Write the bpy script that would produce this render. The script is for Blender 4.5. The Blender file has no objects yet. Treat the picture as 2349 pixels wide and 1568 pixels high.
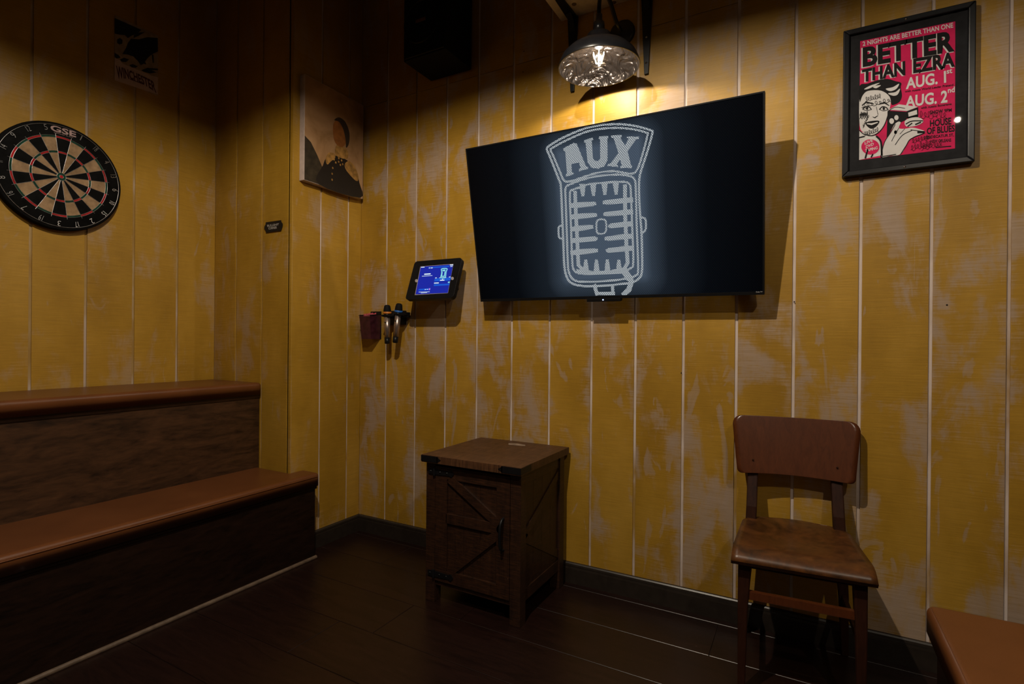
import bpy, bmesh, math, random
from mathutils import Vector, Matrix, Euler
from mathutils.geometry import tessellate_polygon
random.seed(7)
scene = bpy.context.scene
COL = scene.collection
R = math.radians

# ------------------------------------------------------------------ camera
IMW, IMH = 2349.0, 1568.0
FPX = 1214.3
YAW, PITCH, ROLL = -0.50683, -0.00153, 0.00875
CAM = Vector((0, 0, 1.1))
_f = Vector((math.cos(PITCH)*math.sin(YAW), math.cos(PITCH)*math.cos(YAW), math.sin(PITCH)))
_r0 = Vector((math.cos(YAW), -math.sin(YAW), 0)); _u0 = _r0.cross(_f)
_r = math.cos(ROLL)*_r0 + math.sin(ROLL)*_u0
_u = -math.sin(ROLL)*_r0 + math.cos(ROLL)*_u0
cd = bpy.data.cameras.new('camera'); cam = bpy.data.objects.new('camera', cd); COL.objects.link(cam)
cd.sensor_fit = 'HORIZONTAL'; cd.sensor_width = 36; cd.lens = FPX*36/IMW
cd.clip_start = 0.02
cam.matrix_world = Matrix(((_r.x, _u.x, -_f.x, CAM.x), (_r.y, _u.y, -_f.y, CAM.y), (_r.z, _u.z, -_f.z, CAM.z), (0, 0, 0, 1)))
scene.camera = cam

# ------------------------------------------------------------------ world, exposure, lamp strengths
w = bpy.data.worlds.new('world'); scene.world = w; w.use_nodes = True
w.node_tree.nodes['Background'].inputs[0].default_value = (0.02, 0.02, 0.024, 1)
w.node_tree.nodes['Background'].inputs[1].default_value = 0.05
vs = scene.view_settings
vs.view_transform = 'Standard'; vs.look = 'None'; vs.exposure = 0.0; vs.gamma = 1.0; vs.use_curve_mapping = False
WARM = (1.0, 0.91, 0.79)
# bulb position, watts, height of the bulb above the rim of its shade
PENDANT_W = [((-0.72, 0.52, 2.68), 142.0, 0.040), ((0.90, -0.20, 2.65), 52.0, 0.032)]
WALL_LAMP_W = 14.0

# ------------------------------------------------------------------ measured positions (metres)
YW = 2.2575            # face of the back wall
XL = -2.9007           # face of the left wall
XC = -2.2605           # face of the column
YR = 1.7846            # face of the column's return
XR, YF, ZC = 1.12, -1.3, 3.15

def ray(u, v):
    return _r*((u-IMW/2)/FPX) - _u*((v-IMH/2)/FPX) + _f
def hit(u, v, p0, n):
    d = ray(u, v); t = (Vector(p0)-CAM).dot(Vector(n))/d.dot(Vector(n)); return CAM + d*t

# ------------------------------------------------------------------ materials
def newmat(name):
    m = bpy.data.materials.new(name); m.use_nodes = True
    nt = m.node_tree; b = nt.nodes['Principled BSDF']
    return m, nt, b
def N(nt, typ, **kw):
    n = nt.nodes.new(typ)
    for k, v in kw.items():
        if k.startswith('i_'):
            key = k[2:]; key = int(key) if key.isdigit() else key.replace('_', ' ')
            n.inputs[key].default_value = v
        else: setattr(n, k, v)
    return n
def ramp(nt, src, stops, interp='LINEAR'):
    r = nt.nodes.new('ShaderNodeValToRGB'); r.color_ramp.interpolation = interp
    el = r.color_ramp.elements
    while len(el) < len(stops): el.new(0.5)
    for e, (p, c) in zip(el, stops):
        e.position = p; e.color = (c[0], c[1], c[2], 1) if len(c) == 3 else c
    nt.links.new(src, r.inputs[0]); return r.outputs[0]
def mixc(nt, fac, a, b, mode='MIX'):
    m = nt.nodes.new('ShaderNodeMix'); m.data_type = 'RGBA'; m.blend_type = mode
    for s, v in ((m.inputs[0], fac), (m.inputs[6], a), (m.inputs[7], b)):
        if isinstance(v, (int, float)): s.default_value = v
        elif isinstance(v, tuple): s.default_value = (*v, 1) if len(v) == 3 else v
        else: nt.links.new(v, s)
    return m.outputs[2]
def math_(nt, op, a, b=0.0, c=None):
    m = nt.nodes.new('ShaderNodeMath'); m.operation = op
    for s, v in zip(m.inputs, (a, b, c)):
        if v is None: continue
        if isinstance(v, (int, float)): s.default_value = v
        else: nt.links.new(v, s)
    return m.outputs[0]
def coords(nt, scale=(1, 1, 1), src='Object', rot=(0, 0, 0)):
    tc = nt.nodes.new('ShaderNodeTexCoord'); mp = nt.nodes.new('ShaderNodeMapping')
    mp.inputs['Scale'].default_value = scale; mp.inputs['Rotation'].default_value = rot
    nt.links.new(tc.outputs[src], mp.inputs[0]); return mp.outputs[0]
def noise(nt, vec, scale, detail=4, rough=0.55, dist=0.0):
    n = N(nt, 'ShaderNodeTexNoise', i_Scale=scale, i_Detail=detail, i_Roughness=rough, i_Distortion=dist)
    nt.links.new(vec, n.inputs['Vector']); return n.outputs[0]
def bump(nt, b, h, strength, dist=0.002):
    n = N(nt, 'ShaderNodeBump', i_Strength=strength, i_Distance=dist)
    nt.links.new(h, n.inputs['Height']); nt.links.new(n.outputs[0], b.inputs['Normal'])
def plain(name, col, rough=0.5, metal=0.0, spec=0.5, grain=0.12, emit=None, es=0.0, coat=0.0):
    m, nt, b = newmat(name)
    v = noise(nt, coords(nt), 35, 3)
    c2 = tuple(min(1, x*(1+grain)) for x in col); c1 = tuple(x*(1-grain) for x in col)
    nt.links.new(ramp(nt, v, [(0.3, c1), (0.7, c2)]), b.inputs['Base Color'])
    b.inputs['Roughness'].default_value = rough; b.inputs['Metallic'].default_value = metal
    b.inputs['Specular IOR Level'].default_value = spec; b.inputs['Coat Weight'].default_value = coat
    if emit:
        b.inputs['Emission Color'].default_value = (*emit, 1); b.inputs['Emission Strength'].default_value = es
    return m
def wood(name, dark, light, scale=(2, 30, 30), rough=0.45, figure=3.0, saw=None, bumpk=0.25, contrast=(0.3, 0.72), coat=0.0, spec=0.5):
    m, nt, b = newmat(name)
    v = coords(nt, scale)
    n1 = noise(nt, v, figure, 6, 0.62, 1.4)
    n2 = noise(nt, v, figure*6, 5, 0.6, 0.3)
    f = math_(nt, 'ADD', math_(nt, 'MULTIPLY', n1, 0.65), math_(nt, 'MULTIPLY', n2, 0.35))
    col = ramp(nt, f, [(contrast[0], dark), (0.5, tuple((a+c)/2 for a, c in zip(dark, light))), (contrast[1], light)])
    if saw:
        s = noise(nt, coords(nt, saw), 1.0, 3, 0.6)
        col = mixc(nt, math_(nt, 'MULTIPLY', ramp(nt, s, [(0.45, (0, 0, 0)), (0.7, (1, 1, 1))]), 0.55), col, tuple(min(1, x*1.9) for x in light))
        h = s
    else: h = n2
    nt.links.new(col, b.inputs['Base Color'])
    b.inputs['Roughness'].default_value = rough; b.inputs['Coat Weight'].default_value = coat; b.inputs['Coat Roughness'].default_value = 0.32; b.inputs['Specular IOR Level'].default_value = spec
    bump(nt, b, h, bumpk, 0.001)
    return m

def wall_paint(name, shift=0.0, full=1.0):
    m, nt, b = newmat(name)
    tc = nt.nodes.new('ShaderNodeTexCoord'); sx = nt.nodes.new('ShaderNodeSeparateXYZ')
    nt.links.new(tc.outputs['Object'], sx.inputs[0])
    hx = math_(nt, 'ADD', sx.outputs[0], sx.outputs[1]); hz = sx.outputs[2]
    def vec(kx, kz, ky=0.0):
        c = nt.nodes.new('ShaderNodeCombineXYZ')
        nt.links.new(math_(nt, 'MULTIPLY', hx, kx), c.inputs[0]); nt.links.new(math_(nt, 'MULTIPLY', hz, kz), c.inputs[2])
        if ky:
            oi = nt.nodes.new('ShaderNodeObjectInfo'); nt.links.new(math_(nt, 'MULTIPLY', oi.outputs['Random'], ky), c.inputs[1])
        return c.outputs[0]
    # paint: slow variation of the mustard
    tone = noise(nt, vec(2.2, 1.2, 9.0), 1.6, 5, 0.6)
    paint = ramp(nt, tone, [(0.28, (0.305, 0.162, 0.014)), (0.5, (0.385, 0.211, 0.021)), (0.72, (0.46, 0.262, 0.037))])
    # limewash where the brush ran dry: large patches, ragged with horizontal saw grain
    big = noise(nt, vec(4.6, 2.6, 0.8), 1.0, 5, 0.58, 0.5)
    per = noise(nt, vec(6.6, 3.4, 37.0), 1.0, 5, 0.6, 0.7)
    grain = noise(nt, vec(9, 230), 1.0, 3, 0.6)
    brush = noise(nt, vec(26, 7), 1.0, 4, 0.6)
    mask = math_(nt, 'ADD', math_(nt, 'MULTIPLY', big, 0.46), math_(nt, 'MULTIPLY', per, 0.54))
    mask = math_(nt, 'ADD', mask, math_(nt, 'MULTIPLY', math_(nt, 'SUBTRACT', grain, 0.5), 0.15))
    mask = math_(nt, 'ADD', mask, math_(nt, 'MULTIPLY', math_(nt, 'SUBTRACT', brush, 0.5), 0.16))
    # drier towards the board edges
    sg_ = nt.nodes.new('ShaderNodeSeparateXYZ'); nt.links.new(tc.outputs['Generated'], sg_.inputs[0])
    ea = math_(nt, 'ABSOLUTE', math_(nt, 'MULTIPLY_ADD', sg_.outputs[0], 2.0, -1.0)); eb = math_(nt, 'ABSOLUTE', math_(nt, 'MULTIPLY_ADD', sg_.outputs[1], 2.0, -1.0))
    edge = math_(nt, 'POWER', math_(nt, 'MINIMUM', ea, eb), 6.0)
    mask = math_(nt, 'ADD', mask, math_(nt, 'MULTIPLY', edge, 0.035))
    lo = ramp(nt, mask, [(0.525+shift, (0, 0, 0)), (0.565+shift, (0.28*full,)*3), (0.605+shift, (0.72*full,)*3), (0.68+shift, (0.95*full,)*3)])
    # single brush dabs with a hard side
    dab = noise(nt, vec(11, 3.2, 11.0), 1.0, 3, 0.5, 1.2)
    dab = math_(nt, 'ADD', dab, math_(nt, 'MULTIPLY', math_(nt, 'SUBTRACT', grain, 0.5), 0.08))
    dm = ramp(nt, dab, [(0.655+shift, (0, 0, 0)), (0.675+shift, (0.40*full,)*3), (0.75+shift, (0.7*full,)*3)])
    lo = math_(nt, 'MAXIMUM', lo, dm)
    col = mixc(nt, lo, paint, (0.37, 0.272, 0.205))
    gc = ramp(nt, grain, [(0.3, (0.88, 0.88, 0.88)), (0.65, (1.05, 1.05, 1.05))])
    col = mixc(nt, 1.0, col, gc, 'MULTIPLY')
    nt.links.new(col, b.inputs['Base Color'])
    rr = ramp(nt, lo, [(0, (0.46, 0.46, 0.46)), (1, (0.62, 0.62, 0.62))])
    nt.links.new(rr, b.inputs['Roughness'])
    b.inputs['Specular IOR Level'].default_value = 0.35
    bump(nt, b, math_(nt, 'ADD', grain, math_(nt, 'MULTIPLY', brush, 0.6)), 0.32, 0.0012)
    return m
def groove_mat(name, stops):
    m, nt, b = newmat(name)
    v = noise(nt, coords(nt, (3, 3, 1.3)), 2.4, 4)
    nt.links.new(ramp(nt, v, stops), b.inputs['Base Color'])
    b.inputs['Roughness'].default_value = 0.6
    return m
def leather():
    m, nt, b = newmat('cognac_vinyl')
    n = noise(nt, coords(nt), 6, 4); nt.links.new(ramp(nt, n, [(0.3, (0.118, 0.038, 0.0105)), (0.7, (0.150, 0.050, 0.0145))]), b.inputs['Base Color'])
    vo = N(nt, 'ShaderNodeTexVoronoi', i_Scale=420.0); nt.links.new(coords(nt), vo.inputs['Vector'])
    bump(nt, b, vo.outputs[0], 0.12, 0.0008)
    b.inputs['Roughness'].default_value = 0.36
    return m
M = {}
M['wall'] = wall_paint('mustard_limewashed_boards', -0.022); M['wall2'] = wall_paint('mustard_painted_boards', 0.012, 0.6); M['groove'] = groove_mat('bare_pale_groove', [(0.42, (0.66, 0.56, 0.52)), (0.56, (0.50, 0.39, 0.32)), (0.68, (0.36, 0.21, 0.05))]); M['groove2'] = groove_mat('painted_groove', [(0.38, (0.46, 0.36, 0.29)), (0.5, (0.36, 0.23, 0.08)), (0.62, (0.30, 0.16, 0.02))]); M['leather'] = leather()
M['plank'] = wood('dark_stained_oak', (0.006, 0.0022, 0.0015), (0.021, 0.0076, 0.0052), (1.6, 12, 12), 0.34, 2.2, bumpk=0.15)
M['gap'] = plain('plank_seam_dust', (0.06, 0.045, 0.035), 0.8)
M['base'] = plain('dark_taupe_paint', (0.022, 0.016, 0.012), 0.35, grain=0.2)
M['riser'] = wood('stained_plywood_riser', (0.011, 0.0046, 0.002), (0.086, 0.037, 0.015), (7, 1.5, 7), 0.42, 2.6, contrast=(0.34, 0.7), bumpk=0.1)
M['riser_dark'] = wood('darker_plywood_riser', (0.0035, 0.0014, 0.0008), (0.021, 0.0085, 0.0042), (7, 1.5, 7), 0.42, 2.6, contrast=(0.34, 0.7), bumpk=0.1, spec=0.3)  # same plywood figure as riser in much darker tones, used low on both benches
M['trimwood'] = plain('worn_taupe_trim', (0.13, 0.088, 0.06), 0.5, grain=0.3)
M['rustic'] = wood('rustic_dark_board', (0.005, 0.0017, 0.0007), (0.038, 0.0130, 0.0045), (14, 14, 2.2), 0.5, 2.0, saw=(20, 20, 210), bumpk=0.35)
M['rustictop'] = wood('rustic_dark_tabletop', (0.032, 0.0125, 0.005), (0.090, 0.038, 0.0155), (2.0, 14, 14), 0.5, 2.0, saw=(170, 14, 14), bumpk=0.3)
M['iron'] = plain('black_iron', (0.006, 0.006, 0.007), 0.42, spec=0.3)
M['chair'] = wood('red_brown_beech_ply', (0.058, 0.0135, 0.0038), (0.112, 0.030, 0.008), (22, 22, 3), 0.24, 2.0, bumpk=0.04, coat=0.45, contrast=(0.3, 0.75))
M['seat'] = wood('worn_beech_seat', (0.028, 0.0105, 0.003), (0.150, 0.052, 0.012), (5, 5, 5), 0.36, 1.5, bumpk=0.05, coat=0.08, contrast=(0.36, 0.66))
M['chairleg'] = wood('dark_red_beech_leg', (0.014, 0.004, 0.002), (0.042, 0.0120, 0.0045), (20, 20, 3), 0.6, 2.0, bumpk=0.05, coat=0.0, spec=0.18)
M['blackpl'] = plain('black_plastic', (0.008, 0.008, 0.009), 0.35, spec=0.22)
M['blackmatte'] = plain('black_matte', (0.007, 0.007, 0.008), 0.7, spec=0.12)
M['ceil'] = plain('black_painted_ceiling', (0.012, 0.011, 0.011), 0.9)
M['darkwall'] = plain('dark_brown_wall', (0.05, 0.032, 0.015), 0.7)
M['shade_out'] = plain('black_enamel', (0.010, 0.010, 0.012), 0.3)
M['chrome'] = plain('chrome', (0.6, 0.6, 0.62), 0.18, 1.0)
M['cream'] = plain('cream_shelf_board', (0.60, 0.53, 0.44), 0.55)
M['white'] = plain('print_white', (0.62, 0.60, 0.60), 0.5, spec=0.25, grain=0.05)
M['pink'] = plain('print_pink', (0.58, 0.010, 0.090), 0.5, spec=0.15, grain=0.1)
M['ink'] = plain('print_black', (0.008, 0.007, 0.008), 0.5, spec=0.12)
M['mat'] = plain('black_mat_board', (0.014, 0.014, 0.016), 0.6, spec=0.12, grain=0.3)
M['framewood'] = plain('black_satin_frame', (0.011, 0.011, 0.013), 0.33, spec=0.25)

def hammered():
    m, nt, b = newmat('dented_bare_steel')
    v = noise(nt, coords(nt, (1, 1, 1)), 13, 2, 0.45, 2.2)
    b.inputs['Base Color'].default_value = (0.030, 0.024, 0.021, 1); b.inputs['Metallic'].default_value = 0.85
    b.inputs['Roughness'].default_value = 0.26
    bump(nt, b, v, 0.7, 0.03)
    return m
M['hammered'] = hammered()
def thin_glass(name, tint=(1, 1, 1), refl=0.02, rough=0.02):
    m, nt, b = newmat(name); nt.nodes.remove(b)
    o = nt.nodes['Material Output']
    t = N(nt, 'ShaderNodeBsdfTransparent', i_Color=(*tint, 1)); g = N(nt, 'ShaderNodeBsdfGlossy', i_Roughness=rough)
    f = N(nt, 'ShaderNodeFresnel', i_IOR=1.45); k = math_(nt, 'MULTIPLY', f.outputs[0], refl)
    x = nt.nodes.new('ShaderNodeMixShader'); nt.links.new(k, x.inputs[0]); nt.links.new(t.outputs[0], x.inputs[1]); nt.links.new(g.outputs[0], x.inputs[2])
    nt.links.new(x.outputs[0], o.inputs[0]); return m
M['glass'] = thin_glass('clear_glass')
M['bulbglass'] = thin_glass('amber_bulb_glass', (0.97, 0.93, 0.85), 0.2, 0.05)
def emitter(name, col, s):
    m, nt, b = newmat(name); b.inputs['Base Color'].default_value = (0, 0, 0, 1)
    b.inputs['Emission Color'].default_value = (*col, 1); b.inputs['Emission Strength'].default_value = s
    return m
M['filament'] = emitter('glowing_filament', (1.0, 0.93, 0.82), 60)

# ------------------------------------------------------------------ mesh building
class MB:
    def __init__(s, mats=None): s.v = []; s.f = []; s.mi = []; s.sm = []
    def add(s, verts, faces, mi=0, smooth=False):
        o = len(s.v); s.v += [tuple(p) for p in verts]
        for f in faces: s.f.append(tuple(o+i for i in f)); s.mi.append(mi); s.sm.append(smooth)
        return s
    def bm(s, bm, mat=None, mi=0, smooth=False):
        bm.verts.index_update()
        vs = [((mat @ v.co) if mat else v.co) for v in bm.verts]
        s.add(vs, [[v.index for v in f.verts] for f in bm.faces], mi, smooth); bm.free(); return s
    def box(s, lo, hi, bev=0.0, mi=0, mat=None, seg=2):
        bm = bmesh.new(); bmesh.ops.create_cube(bm, size=1)
        c = [(a+b)/2 for a, b in zip(lo, hi)]; d = [abs(b-a) for a, b in zip(lo, hi)]
        for v in bm.verts: v.co = Vector((v.co.x*d[0]+c[0], v.co.y*d[1]+c[1], v.co.z*d[2]+c[2]))
        if bev: bmesh.ops.bevel(bm, geom=list(bm.edges), offset=min(bev, min(d)*0.45), segments=seg, affect='EDGES', profile=0.7)
        return s.bm(bm, mat, mi, False)
    def beam(s, a, b, wa, ta, wb=None, tb=None, up=(0, 0, 1), mi=0, bev=0.0):
        a = Vector(a); b = Vector(b); d = (b-a).normalized(); up = Vector(up)
        if abs(d.dot(up)) > 0.98: up = Vector((0, 1, 0))
        x = d.cross(up).normalized(); y = x.cross(d)
        wb = wa if wb is None else wb; tb = ta if tb is None else tb
        vs = []
        for p, ww, tt in ((a, wa, ta), (b, wb, tb)):
            for i, j in ((-1, -1), (1, -1), (1, 1), (-1, 1)): vs.append(p + x*(ww/2*i) + y*(tt/2*j))
        fs = [(3, 2, 1, 0), (4, 5, 6, 7), (0, 1, 5, 4), (1, 2, 6, 5), (2, 3, 7, 6), (3, 0, 4, 7)]
        if bev:
            bm = bmesh.new(); bv = [bm.verts.new(q) for q in vs]
            for f in fs: bm.faces.new([bv[i] for i in f])
            bmesh.ops.bevel(bm, geom=list(bm.edges), offset=bev, segments=2, affect='EDGES', profile=0.7)
            return s.bm(bm, None, mi)
        return s.add(vs, fs, mi)
    def tube(s, pts, rad, n=12, mi=0, caps=True):
        pts = [Vector(p) for p in pts]; rads = rad if isinstance(rad, (list, tuple)) else [rad]*len(pts)
        rings = []; prev = None
        for i, p in enumerate(pts):
            d = (pts[min(i+1, len(pts)-1)] - pts[max(i-1, 0)]).normalized()
            if prev is None:
                a = Vector((0, 0, 1)) if abs(d.z) < 0.9 else Vector((1, 0, 0)); x = d.cross(a).normalized()
            else: x = (prev - d*prev.dot(d)).normalized()
            prev = x; y = d.cross(x)
            rings.append([p + (x*math.cos(2*math.pi*k/n) + y*math.sin(2*math.pi*k/n))*rads[i] for k in range(n)])
        vs = [q for r in rings for q in r]; fs = []
        for i in range(len(pts)-1):
            for k in range(n): fs.append((i*n+k, i*n+(k+1) % n, (i+1)*n+(k+1) % n, (i+1)*n+k))
        s.add(vs, fs, mi, True)
        if caps:
            s.add(rings[0], [tuple(reversed(range(n)))], mi); s.add(rings[-1], [tuple(range(n))], mi)
        return s
    def lathe(s, prof, n=40, mat=None, mi=0, smooth=True):
        vs = []; fs = []
        for r, z in prof:
            for k in range(n): vs.append(Vector((r*math.cos(2*math.pi*k/n), r*math.sin(2*math.pi*k/n), z)))
        if mat: vs = [mat @ v for v in vs]
        for i in range(len(prof)-1):
            for k in range(n): fs.append((i*n+k, i*n+(k+1) % n, (i+1)*n+(k+1) % n, (i+1)*n+k))
        return s.add(vs, fs, mi, smooth)
    def prism(s, poly, fn, mi=0):
        """poly: 2D outline; fn(x, y, k) -> 3D point for k = 0 (back), 1 (front)"""
        n = len(poly)
        tri = tessellate_polygon([[Vector((p[0], p[1], 0)) for p in poly]])
        vs = [fn(p[0], p[1], 0) for p in poly] + [fn(p[0], p[1], 1) for p in poly]
        fs = [tuple(reversed(t)) for t in tri] + [tuple(i+n for i in t) for t in tri]
        fs += [(i, (i+1) % n, (i+1) % n+n, i+n) for i in range(n)]
        return s.add(vs, fs, mi)
    def flat(s, poly, fn, mi=0):
        tri = tessellate_polygon([[Vector((p[0], p[1], 0)) for p in poly]])
        return s.add([fn(*p) for p in poly], tri, mi)
    def stroke(s, pts, width, fn, closed=False, mi=0):
        """ribbon along a 2D polyline"""
        P = [Vector(p[:2]) for p in pts]; n = len(P); L = []; Rr = []
        ws = [width]*n if isinstance(width, (int, float)) else width
        for i in range(n):
            if closed: a, c = P[i-1], P[(i+1) % n]
            else: a, c = P[max(i-1, 0)], P[min(i+1, n-1)]
            d = (c-a); d = d.normalized() if d.length > 1e-9 else Vector((1, 0))
            nn = Vector((-d.y, d.x))*(ws[i]/2)
            if not closed and i == 0: e = -d*ws[i]*0.3
            elif not closed and i == n-1: e = d*ws[i]*0.3
            else: e = Vector((0, 0))
            L.append(P[i]+nn+e); Rr.append(P[i]-nn+e)
        vs = [fn(*p) for p in L] + [fn(*p) for p in Rr]
        fs = [(i, (i+1) % n, n+(i+1) % n, n+i) for i in range(n if closed else n-1)]
        return s.add(vs, fs, mi)
    def build(s, name, mats, parent=None, world=None):
        me = bpy.data.meshes.new(name)
        vv = s.v
        if world is not None:
            inv = world.inverted(); vv = [tuple(inv @ Vector(p)) for p in s.v]
        me.from_pydata(vv, [], s.f)
        for m in (mats if isinstance(mats, (list, tuple)) else [mats]): me.materials.append(m if not isinstance(m, str) else M[m])
        me.polygons.foreach_set('material_index', s.mi); me.polygons.foreach_set('use_smooth', s.sm); me.update()
        bm = bmesh.new(); bm.from_mesh(me); bmesh.ops.recalc_face_normals(bm, faces=bm.faces) if s.closed() else None
        bm.to_mesh(me); bm.free()
        o = bpy.data.objects.new(name, me); COL.objects.link(o)
        if parent: o.parent = parent
        return o
    def closed(s): return True
def tag(o, label=None, cat=None, group=None, kind=None):
    if label: o['label'] = label
    if cat: o['category'] = cat
    if group: o['group'] = group
    if kind: o['kind'] = kind
    return o
def thing(name, loc, label, cat, rot=(0, 0, 0), group=None):
    o = bpy.data.objects.new(name, None); COL.objects.link(o); o.empty_display_size = 0.05
    o.matrix_world = Matrix.Translation(loc) @ Euler(rot).to_matrix().to_4x4()
    return tag(o, label, cat, group)
def Wm(o): return o.matrix_world.copy()
def bez(p0, p1, p2, n=8):
    return [((1-t)**2*p0[0]+2*t*(1-t)*p1[0]+t*t*p2[0], (1-t)**2*p0[1]+2*t*(1-t)*p1[1]+t*t*p2[1]) for t in [i/n for i in range(n+1)]]
def catmull(pts, n=6, closed=False):
    P = [Vector(p) for p in pts]; out = []; m = len(P)
    for i in range(m if closed else m-1):
        p0 = P[(i-1) % m] if closed or i > 0 else P[0]; p1 = P[i]; p2 = P[(i+1) % m]
        p3 = P[(i+2) % m] if closed or i+2 < m else P[-1]
        for k in range(n):
            t = k/n
            out.append(0.5*((2*p1)+(p2-p0)*t+(2*p0-5*p1+4*p2-p3)*t*t+(3*p1-p0-3*p2+p3)*t**3))
    if not closed: out.append(P[-1])
    return out
_tc = {}
def text2d(s, bold=0.0):
    """outline of a word as 2D verts (0..1 in both directions over its box) and faces"""
    if (s, bold) in _tc: return _tc[(s, bold)]
    cu = bpy.data.curves.new('t', 'FONT'); cu.body = s; cu.offset = bold; cu.resolution_u = 3
    o = bpy.data.objects.new('t', cu); COL.objects.link(o)
    bpy.context.view_layer.update()
    me = bpy.data.meshes.new_from_object(o.evaluated_get(bpy.context.evaluated_depsgraph_get()))
    vs = [(v.co.x, v.co.y) for v in me.vertices]; fs = [tuple(p.vertices) for p in me.polygons]
    bpy.data.objects.remove(o); bpy.data.curves.remove(cu); bpy.data.meshes.remove(me)
    x0 = min(v[0] for v in vs); x1 = max(v[0] for v in vs); y0 = min(v[1] for v in vs); y1 = max(v[1] for v in vs)
    vs = [((v[0]-x0)/(x1-x0), (v[1]-y0)/(y1-y0)) for v in vs]
    _tc[(s, bold)] = (vs, fs); return vs, fs
def put_text(mb, s, quad, fn, bold=0.0, mi=0, arch=0.0):
    """quad: bottom-left, bottom-right, top-right, top-left in the 2D frame of fn"""
    vs, fs = text2d(s, bold); bl, br, tr, tl = [Vector(q) for q in quad]
    out = []
    for a, b in vs:
        p = (bl*(1-a)+br*a)*(1-b) + (tl*(1-a)+tr*a)*b
        if arch: p = p + (tl-bl).normalized()*arch*(4*a*(1-a))
        out.append(fn(p.x, p.y))
    mb.add(out, fs, mi)

# ================================================================== THE SETTING
PITCH_B = 0.2032
GX = [-2.065, -1.856, -1.654, -1.458, -1.256, -1.053, -0.844, -0.644, -0.443, -0.240, -0.041, 0.168, 0.369, 0.568, 0.771, 0.974]
GYL = [0.978, 1.177, 1.375, 1.582]
while GYL[0] > YF+0.15: GYL.insert(0, GYL[0]-PITCH_B)
GXR = [-2.708, -2.491, -2.284]
GYC = [1.968, 2.161]
REC, GAP = 0.0055, 0.011
def edges(lo, gs, hi):
    e = [lo]+list(gs)+[hi]; return [(e[i]+(GAP/2 if i else 0), e[i+1]-(GAP/2 if i+1 < len(e)-1 else 0)) for i in range(len(e)-1)]
def panel_wall(name, axis, face, sgn, lo, gs, hi, splits=(0.0, 2.444, ZC), d=0.12, gm='groove', wm='wall'):
    """axis 'x': the wall runs along x with its face at y = face; sgn: the way the face looks"""
    def bx(mb, a0, a1, b0, b1, z0, z1, bev=0.0):
        if axis == 'x': mb.box((a0, min(b0, b1), z0), (a1, max(b0, b1), z1), bev)
        else: mb.box((min(b0, b1), a0, z0), (max(b0, b1), a1, z1), bev)
        return mb
    root = bx(MB(), lo, hi, face-sgn*REC, face-sgn*d, 0, ZC).build(name, gm); tag(root, kind='structure')
    for a0, a1 in edges(lo, gs, hi):
        for z0, z1 in zip(splits[:-1], splits[1:]):
            b = bx(MB(), a0, a1, face, face-sgn*REC, z0+(0.0015 if z0 > 0 else 0), z1-0.0015, 0.0016).build('board', wm, root)
    return root
wall_back = panel_wall('wall_back', 'x', YW, -1, XC, GX, XR)
NOSEAM = (0.0, ZC)
wall_left = panel_wall('wall_left', 'y', XL, 1, YF, GYL, YR, NOSEAM, gm='groove2', wm='wall2')
wall_return = panel_wall('wall_return', 'x', YR, -1, XL, GXR, XC-0.0002, NOSEAM, d=0.05, gm='groove2', wm='wall2')
wall_column = panel_wall('wall_column', 'y', XC, 1, YR+REC, GYC, YW, NOSEAM, d=0.05, wm='wall2')
tag(MB().box((XR, YF, 0), (XR+0.12, YW, ZC)).build('wall_right', 'darkwall'), kind='structure')
tag(MB().box((XL-0.12, YF-0.12, 0), (XR+0.12, YF, ZC)).build('wall_front', 'darkwall'), kind='structure')
tag(MB().box((XL-0.12, YF-0.12, ZC), (XR+0.12, YW+0.12, ZC+0.1)).build('ceiling', 'ceil'), kind='structure')
# floor: dark planks running along the back wall
floor = tag(MB().box((XL-0.12, YF-0.12, -0.1), (XR+0.12, YW+0.12, -0.004)).build('floor', 'gap'), kind='structure')
y1 = YW; ys = [YW, 2.209]
while ys[-1] > YF: ys.append(ys[-1]-0.2405)
for i in range(len(ys)-1):
    a, b = ys[i], max(ys[i+1], YF)
    if a-b < 0.01: continue
    x = XL - random.uniform(0, 1.2)
    while x < XR:
        x2 = min(x+random.uniform(1.5, 2.1), XR)
        if x2 > XL+0.02:
            MB().box((max(x, XL)+0.0008, b+0.001, -0.012), (x2-0.0008, a-0.001, 0.0), 0.0012, seg=1).build('plank', 'plank', floor)
        x = x2
# baseboards, a flat face with a rounded lip on top
def baseboard(name, a, b, nrm):
    a = Vector(a); b = Vector(b); n = Vector(nrm)
    prof = [(0, 0), (0.014, 0), (0.014, 0.066), (0.0125, 0.074), (0.0135, 0.080), (0.012, 0.087), (0.008, 0.0915), (0, 0.0925)]
    vs = [p + n*d + Vector((0, 0, z)) for p in (a, b) for d, z in prof]; k = len(prof)
    fs = [(i, (i+1) % k, k+(i+1) % k, k+i) for i in range(k)] + [tuple(range(k)), tuple(range(k, 2*k))]
    return tag(MB().add(vs, fs).build(name, 'base'), kind='structure')
baseboard('baseboard_back', (XC+0.014, YW, 0), (XR, YW, 0), (0, -1, 0))
baseboard('baseboard_column', (XC, 1.86, 0), (XC, YW, 0), (1, 0, 0))
# old screw holes left in the back wall boards
for u, v in ((1822, 692), (2172, 699), (1563, 855), (1200, 165), (1202, 118)):
    p = hit(u, v, (0, YW, 0), (0, 1, 0))
    MB().lathe([(0.0001, 0), (0.0026, 0), (0.0026, 0.0008), (0.0001, 0.0008)], 8, Matrix.Translation((p.x, YW-0.0006, p.z)) @ Euler((R(90), 0, 0)).to_matrix().to_4x4()).build('screw_hole', 'ink', wall_back)

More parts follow.
